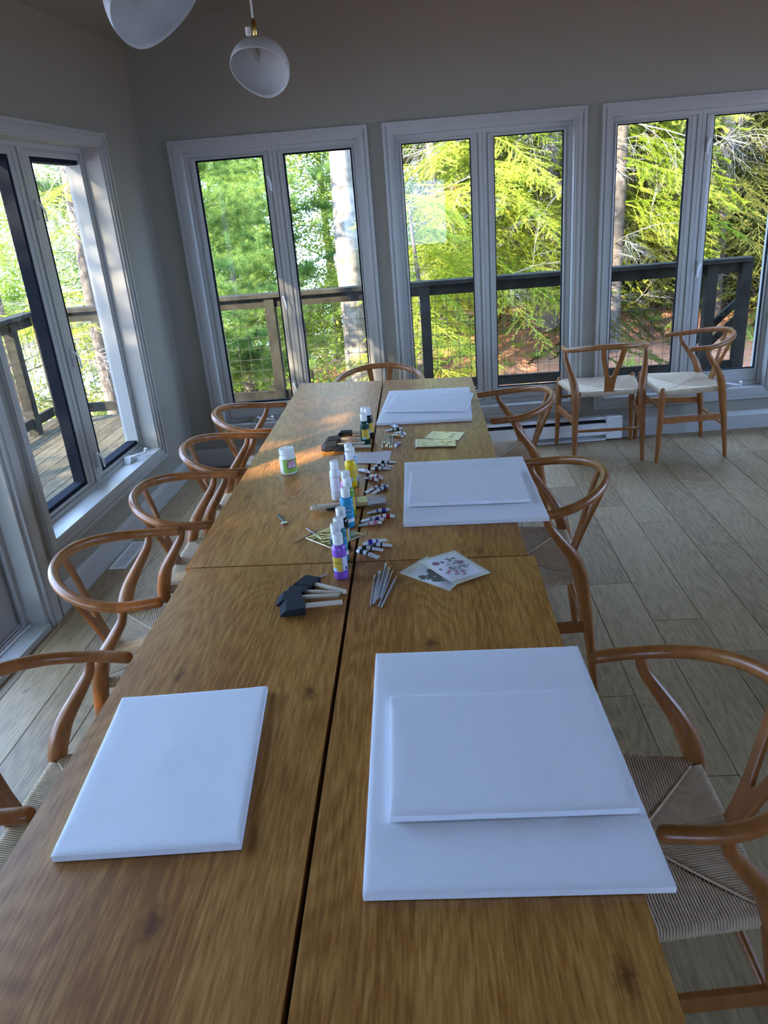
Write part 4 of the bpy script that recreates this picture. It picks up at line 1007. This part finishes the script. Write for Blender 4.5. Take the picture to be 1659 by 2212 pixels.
def pine_mesh(seed, mat):
    rnd = random.Random(seed); vs = []; fs = []; wv = []; wf = []
    ends = []; a = Vector((0, 0, 0)); ax = [a]
    for k in range(8): a = a+Vector((.17, rnd.uniform(-.05, .05), rnd.uniform(.0, .07))); ax.append(a)
    for k in range(8): stick(wv, wf, ax[k], ax[k+1], .013*(1-k/10), .013*(1-(k+1)/10))
    for k in range(2, 9):
        for s in range(6):
            d = Vector((rnd.uniform(.2, 1), rnd.uniform(-1, 1), rnd.uniform(-.3, .8))).normalized(); e = ax[k]+d*rnd.uniform(.08, .38)*(1.15-k*.08); stick(wv, wf, ax[k], e, .004, .002); ends.append((e, d)); ends.append((ax[k].lerp(e, .6), d))
    for e, d in ends:
        for _ in range(46):
            nd = (d*.6+Vector((rnd.gauss(0, 1), rnd.gauss(0, 1), rnd.gauss(.1, 1)))*.6).normalized(); needle(vs, fs, e-d*rnd.uniform(0, .05), nd, rnd.uniform(.06, .11), .0020, rnd)
    return tri_mesh('branch', vs+wv, fs+[tuple(i+len(vs) for i in f) for f in wf], mat)
def leaf_mesh(seed, mat, n=900, size=.035):
    rnd = random.Random(seed); vs = []; fs = []; wv = []; wf = []; ends = []
    for k in range(26):
        t = rnd.uniform(.2, 1); a = Vector((1.3*t, 0, .12*t)); e = a+Vector((rnd.uniform(0, .5), rnd.uniform(-.5, .5), rnd.uniform(-.3, .4))); stick(wv, wf, a, e, .004, .001); ends.append((a, e))
    stick(wv, wf, Vector((0, 0, 0)), Vector((1.4, 0, .14)), .012, .003)
    for k in range(n):
        a, e = rnd.choice(ends); p = a.lerp(e, rnd.uniform(.2, 1.1))+Vector((rnd.gauss(0, .05), rnd.gauss(0, .05), rnd.gauss(0, .05)))
        d = Vector((rnd.gauss(0, 1), rnd.gauss(0, 1), rnd.gauss(-.3, .6))).normalized(); s = d.cross(Vector((rnd.gauss(0, .4), rnd.gauss(0, .4), 1))).normalized(); l = size*rnd.uniform(.8, 1.5); o = len(vs)
        vs += [tuple(p), tuple(p+d*l*.5+s*l*.32), tuple(p+d*l), tuple(p+d*l*.5-s*l*.32)]; fs.append((o, o+1, o+2, o+3))
    return tri_mesh('branch', vs+wv, fs+[tuple(i+len(vs) for i in f) for f in wf], mat)
def dead_mesh(seed, mat):
    rnd = random.Random(seed); vs = []; fs = []
    def grow(p, d, l, r, lev):
        for k in range(4):
            q = p+d*l/4; stick(vs, fs, p, q, r, r*.8); r *= .8; p = q; d = (d+Vector((rnd.uniform(-.3, .3), rnd.uniform(-.3, .3), rnd.uniform(-.3, .15)))).normalized()
            if lev < 3:
                for _ in range(2 if lev else 1):
                    grow(p, (d+Vector((rnd.uniform(-.9, .9), rnd.uniform(-.9, .9), rnd.uniform(-.8, .5)))).normalized(), l*.52, r*.6, lev+1)
    grow(Vector((0, 0, 0)), Vector((1, 0, 0)), 1.0, .010, 0)
    return tri_mesh('dead_branch', vs, fs, mat)
SPR = [spruce_mesh(i, M['spruce'], M['twig'])[0] for i in (1, 2, 3)]
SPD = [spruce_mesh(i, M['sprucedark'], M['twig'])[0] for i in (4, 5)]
DRY = [spruce_mesh(9, M['dry'], M['twig'], L=.9, dens=.7)[0]]
PIN = [pine_mesh(i, M['pine']) for i in (1, 2)]
LEA = [leaf_mesh(i, M['leaf']) for i in (1, 2, 3)]
DEA = [dead_mesh(i, M['twig']) for i in (1, 2)]
SUNLIT = [Vector((-.12, 3.32, .75)), Vector((.33, 3.45, .45)), Vector((.85, 3.95, 0)), Vector((-2.9, 5.3, -.1))]   # spots kept sunlit by leaving branches out of the added crowns
def place_branch(root, me, p, az, tilt, sc, roll=0, name='branch'):
    if root.location.y < 2:
        m = Vector(root.location)+Vector(p)+Vector((math.cos(az), math.sin(az), -.25))*(.75*sc)
        for q in SUNLIT:
            e = m-q
            if (e-SUNDIR*e.dot(SUNDIR)).length < .21*sc: return
    o = bpy.data.objects.new(name, me); COL.objects.link(o); o.parent = root; o.location = p; o.rotation_euler = Euler((roll, tilt, az), 'XYZ'); o.scale = (sc,)*3; return o
def tree(name, label, x, y, r0, H, sets, z0, z1, n, seed, sc=(.9, 1.4), bark='bark', tilt=(-.1, .3), az=None, lean=(0, 0), dead=0, group=None, zb=None, tgap=0):
    rnd = random.Random(seed); z = gz(x, y)-.15; root = empty(name, (x, y, z), label=label, cat='tree', group=group)
    pts = []; rad = []
    for k in range(15):
        t = k/14; pts.append((lean[0]*t+.03*math.sin(t*7+seed), lean[1]*t+.03*math.cos(t*5+seed), H*t)); rad.append(r0*(1-.75*t)*(1.25 if k == 0 else 1)*(1+.06*math.sin(k*2.3)))
    MB().tube(pts, rad, 14).build('trunk', M[bark], root)
    for i in range(n):
        t = (i+rnd.random())/n; zz = z0-z+(z1-z0)*t; a = rnd.uniform(*az) if az else rnd.uniform(0, 2*PI)
        k = min(1, zz/H); c = (lean[0]*k, lean[1]*k)
        s = rnd.uniform(*sc)*(1-.35*t)
        place_branch(root, rnd.choice(sets), (c[0]+r0*.5*math.cos(a), c[1]+r0*.5*math.sin(a), zz), a, rnd.uniform(*tilt), s, rnd.uniform(-.3, .3))
    for i in range(dead):
        zz = rnd.uniform(max(.4, z0-z-.5), z1-z); a = rnd.uniform(0, 2*PI)
        place_branch(root, rnd.choice(DEA), (r0*.5*math.cos(a), r0*.5*math.sin(a), zz), a, rnd.uniform(-.3, .4), rnd.uniform(.7, 1.3), 0, 'dead_branch')
    return root
FR = (-2.4, -.7)
tree('pine_tree', 'soft green long-needled pine behind the railing in the leftmost back window', -2.85, 8.7, .10, 7, PIN, -.5, 3.2, 60, 1, sc=(.9, 1.3), tilt=(-.2, .2), az=(-1.3, 1.3))
tree('pine_tree', 'second long-needled pine just right of the first, farther off', -1.75, 10.8, .10, 7, PIN, -.4, 3.0, 34, 15, sc=(.8, 1.1), tilt=(-.2, .2))
tree('old_tree', 'thick pale lichen-covered trunk with bare twigs in the left back window', -.84, 9.0, .17, 8, SPR, 3.0, 6.5, 14, 2, bark='barkpale', dead=26, lean=(.15, 0))
tree('spruce_tree', 'sunlit yellow-green spruce filling the middle back window', .75, 9.7, .085, 8, SPR, .55, 3.6, 90, 3, sc=(.75, 1.1), dead=24, tilt=(-.05, .35))
tree('spruce_tree', 'small bright spruce low behind the railing post in the middle window', -.05, 8.4, .05, 2.3, SPR, -.25, 1.7, 44, 4, sc=(.5, .85), tilt=(-.05, .35))
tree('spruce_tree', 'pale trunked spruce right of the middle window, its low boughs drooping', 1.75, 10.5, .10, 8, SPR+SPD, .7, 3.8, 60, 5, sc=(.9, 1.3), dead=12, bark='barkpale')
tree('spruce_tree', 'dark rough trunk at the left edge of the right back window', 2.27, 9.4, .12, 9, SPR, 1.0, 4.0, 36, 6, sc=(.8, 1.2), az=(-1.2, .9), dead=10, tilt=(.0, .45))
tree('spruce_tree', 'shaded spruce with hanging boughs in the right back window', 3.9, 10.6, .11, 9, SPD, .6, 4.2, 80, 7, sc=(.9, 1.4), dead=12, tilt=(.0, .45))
tree('spruce_tree', 'spruce with dying orange needles deep in the middle window', .25, 11.6, .09, 8, DRY+SPR, .0, 3.4, 30, 8, sc=(.8, 1.2), dead=14)
FAR = [
 (5.4, 12.5, 'dark spruce behind the stair rail at the far right'), (3.2, 13.5, 'dark spruce deep in the woods behind the right window'), (6.3, 9.8, 'dark spruce close to the house beyond the right window edge'),
 (1.7, 14.5, 'dark spruce deep in the woods behind the middle window'), (4.6, 15.5, 'tallest dark spruce far behind the right window'), (7.2, 15.0, 'dark spruce at the far right behind the others'), (4.7, 12.6, 'dark spruce just behind the one with hanging boughs'), (3.0, 11.8, 'dark spruce between the two panes of the right window')]
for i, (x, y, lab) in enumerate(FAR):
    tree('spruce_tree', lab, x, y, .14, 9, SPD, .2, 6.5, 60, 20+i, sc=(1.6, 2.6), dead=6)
for i, (x, y, lab) in enumerate([(-.5, 13.0, 'leafy yellow-green tree behind the pale trunk'), (-3.0, 12.5, 'leafy tree behind the soft pine'), (.6, 16.0, 'leafy tree farthest back behind the middle window'),
   (-5.0, 13.0, 'leafy tree beyond the deck corner'), (-7.6, 15.0, 'tall leafy tree far beyond the deck corner'), (-1.9, 16.5, 'leafy tree far behind the left back window'), (-4.9, 17.0, 'leafy tree far behind the leftmost back window')]):
    tree('leafy_tree', lab, x, y, .10, 8, LEA, -2.6 if x < 0 else -.4, 5.6, 64, 40+i, sc=(1.3, 2.0), tilt=(-.5, .3), dead=4)
# left side
tree('spruce_tree', 'sunlit spruce outside the left window, its twigs half bare', -4.05, 9.3, .09, 7, SPR+DEA, -.9, 3.2, 40, 60, sc=(.6, .95), dead=26)
tree('leafy_tree', 'bright leafy tree left of the deck behind the left window railing', -5.8, 10.2, .10, 7, LEA+SPR, -1.6, 3.0, 44, 61, sc=(.9, 1.4), tilt=(-.5, .3), dead=8)
tree('pine_tree', 'dark pine crossing the upper part of the left window', -4.6, 11.6, .10, 8, PIN, 1.3, 3.0, 24, 62, sc=(1.0, 1.4))
tree('leafy_tree', 'leafy tree far beyond the left deck railing', -8.6, 12.0, .12, 8, LEA, -1.5, 4.4, 44, 63, sc=(1.4, 2.0), tilt=(-.5, .3))
for i, (x, y, lab) in enumerate([(-5.6, -4.4, 'tall dense spruce added to block the sun, farthest behind the viewer off the left of the deck'), (-5.7, -2.8, 'tall dense spruce added to block the sun, behind the viewer off the left of the deck'), (-5.9, -1.2, 'tall dense spruce added to block the sun, off the left of the deck, level with the near table'), (-6.3, 1.0, 'sparser spruce added as deck shade, off the left of the deck, nearest the sliding door')]):  # unseen spruces, added to keep direct sun off the room and deck
    tree('spruce_tree', lab, x, y, .14, 9, SPR, 2.0, 8.0, 110 if i < 3 else 40, 64+i, sc=(1.5, 2.0) if i < 3 else (1.0, 1.4), tilt=(.0, .45))
# needle litter and small plants on the slope
rnd = random.Random(77); vs = []; fs = []
for k in range(9000):
    x, y = rnd.uniform(-.5, 7), rnd.uniform(7.3, 14); z = gz(x, y)+.012; d = Vector((rnd.gauss(0, 1), rnd.gauss(0, 1), rnd.gauss(0, .35))).normalized(); needle(vs, fs, Vector((x, y, z)), d, rnd.uniform(.03, .09), .006, rnd)
o = bpy.data.objects.new('needle_litter', tri_mesh('needle_litter', vs, fs, M['dry'])); COL.objects.link(o); tag(o, 'reddish brown fallen needles covering the slope behind the house', 'leaf litter', kind='stuff')
vs = []; fs = []
for k in range(260):
    x, y = rnd.uniform(-2.5, 5.5), rnd.uniform(7.4, 12)
    if x > 1.2 and rnd.random() < .6: continue
    z = gz(x, y)
    for j in range(26):
        d = Vector((rnd.gauss(0, 1), rnd.gauss(0, 1), abs(rnd.gauss(.8, .5)))).normalized(); needle(vs, fs, Vector((x+rnd.gauss(0, .05), y+rnd.gauss(0, .05), z)), d, rnd.uniform(.08, .22), .010, rnd)
o = bpy.data.objects.new('undergrowth', tri_mesh('undergrowth', vs, fs, M['leaf'])); COL.objects.link(o); tag(o, 'low green plants scattered on the forest floor', 'plants', kind='stuff')
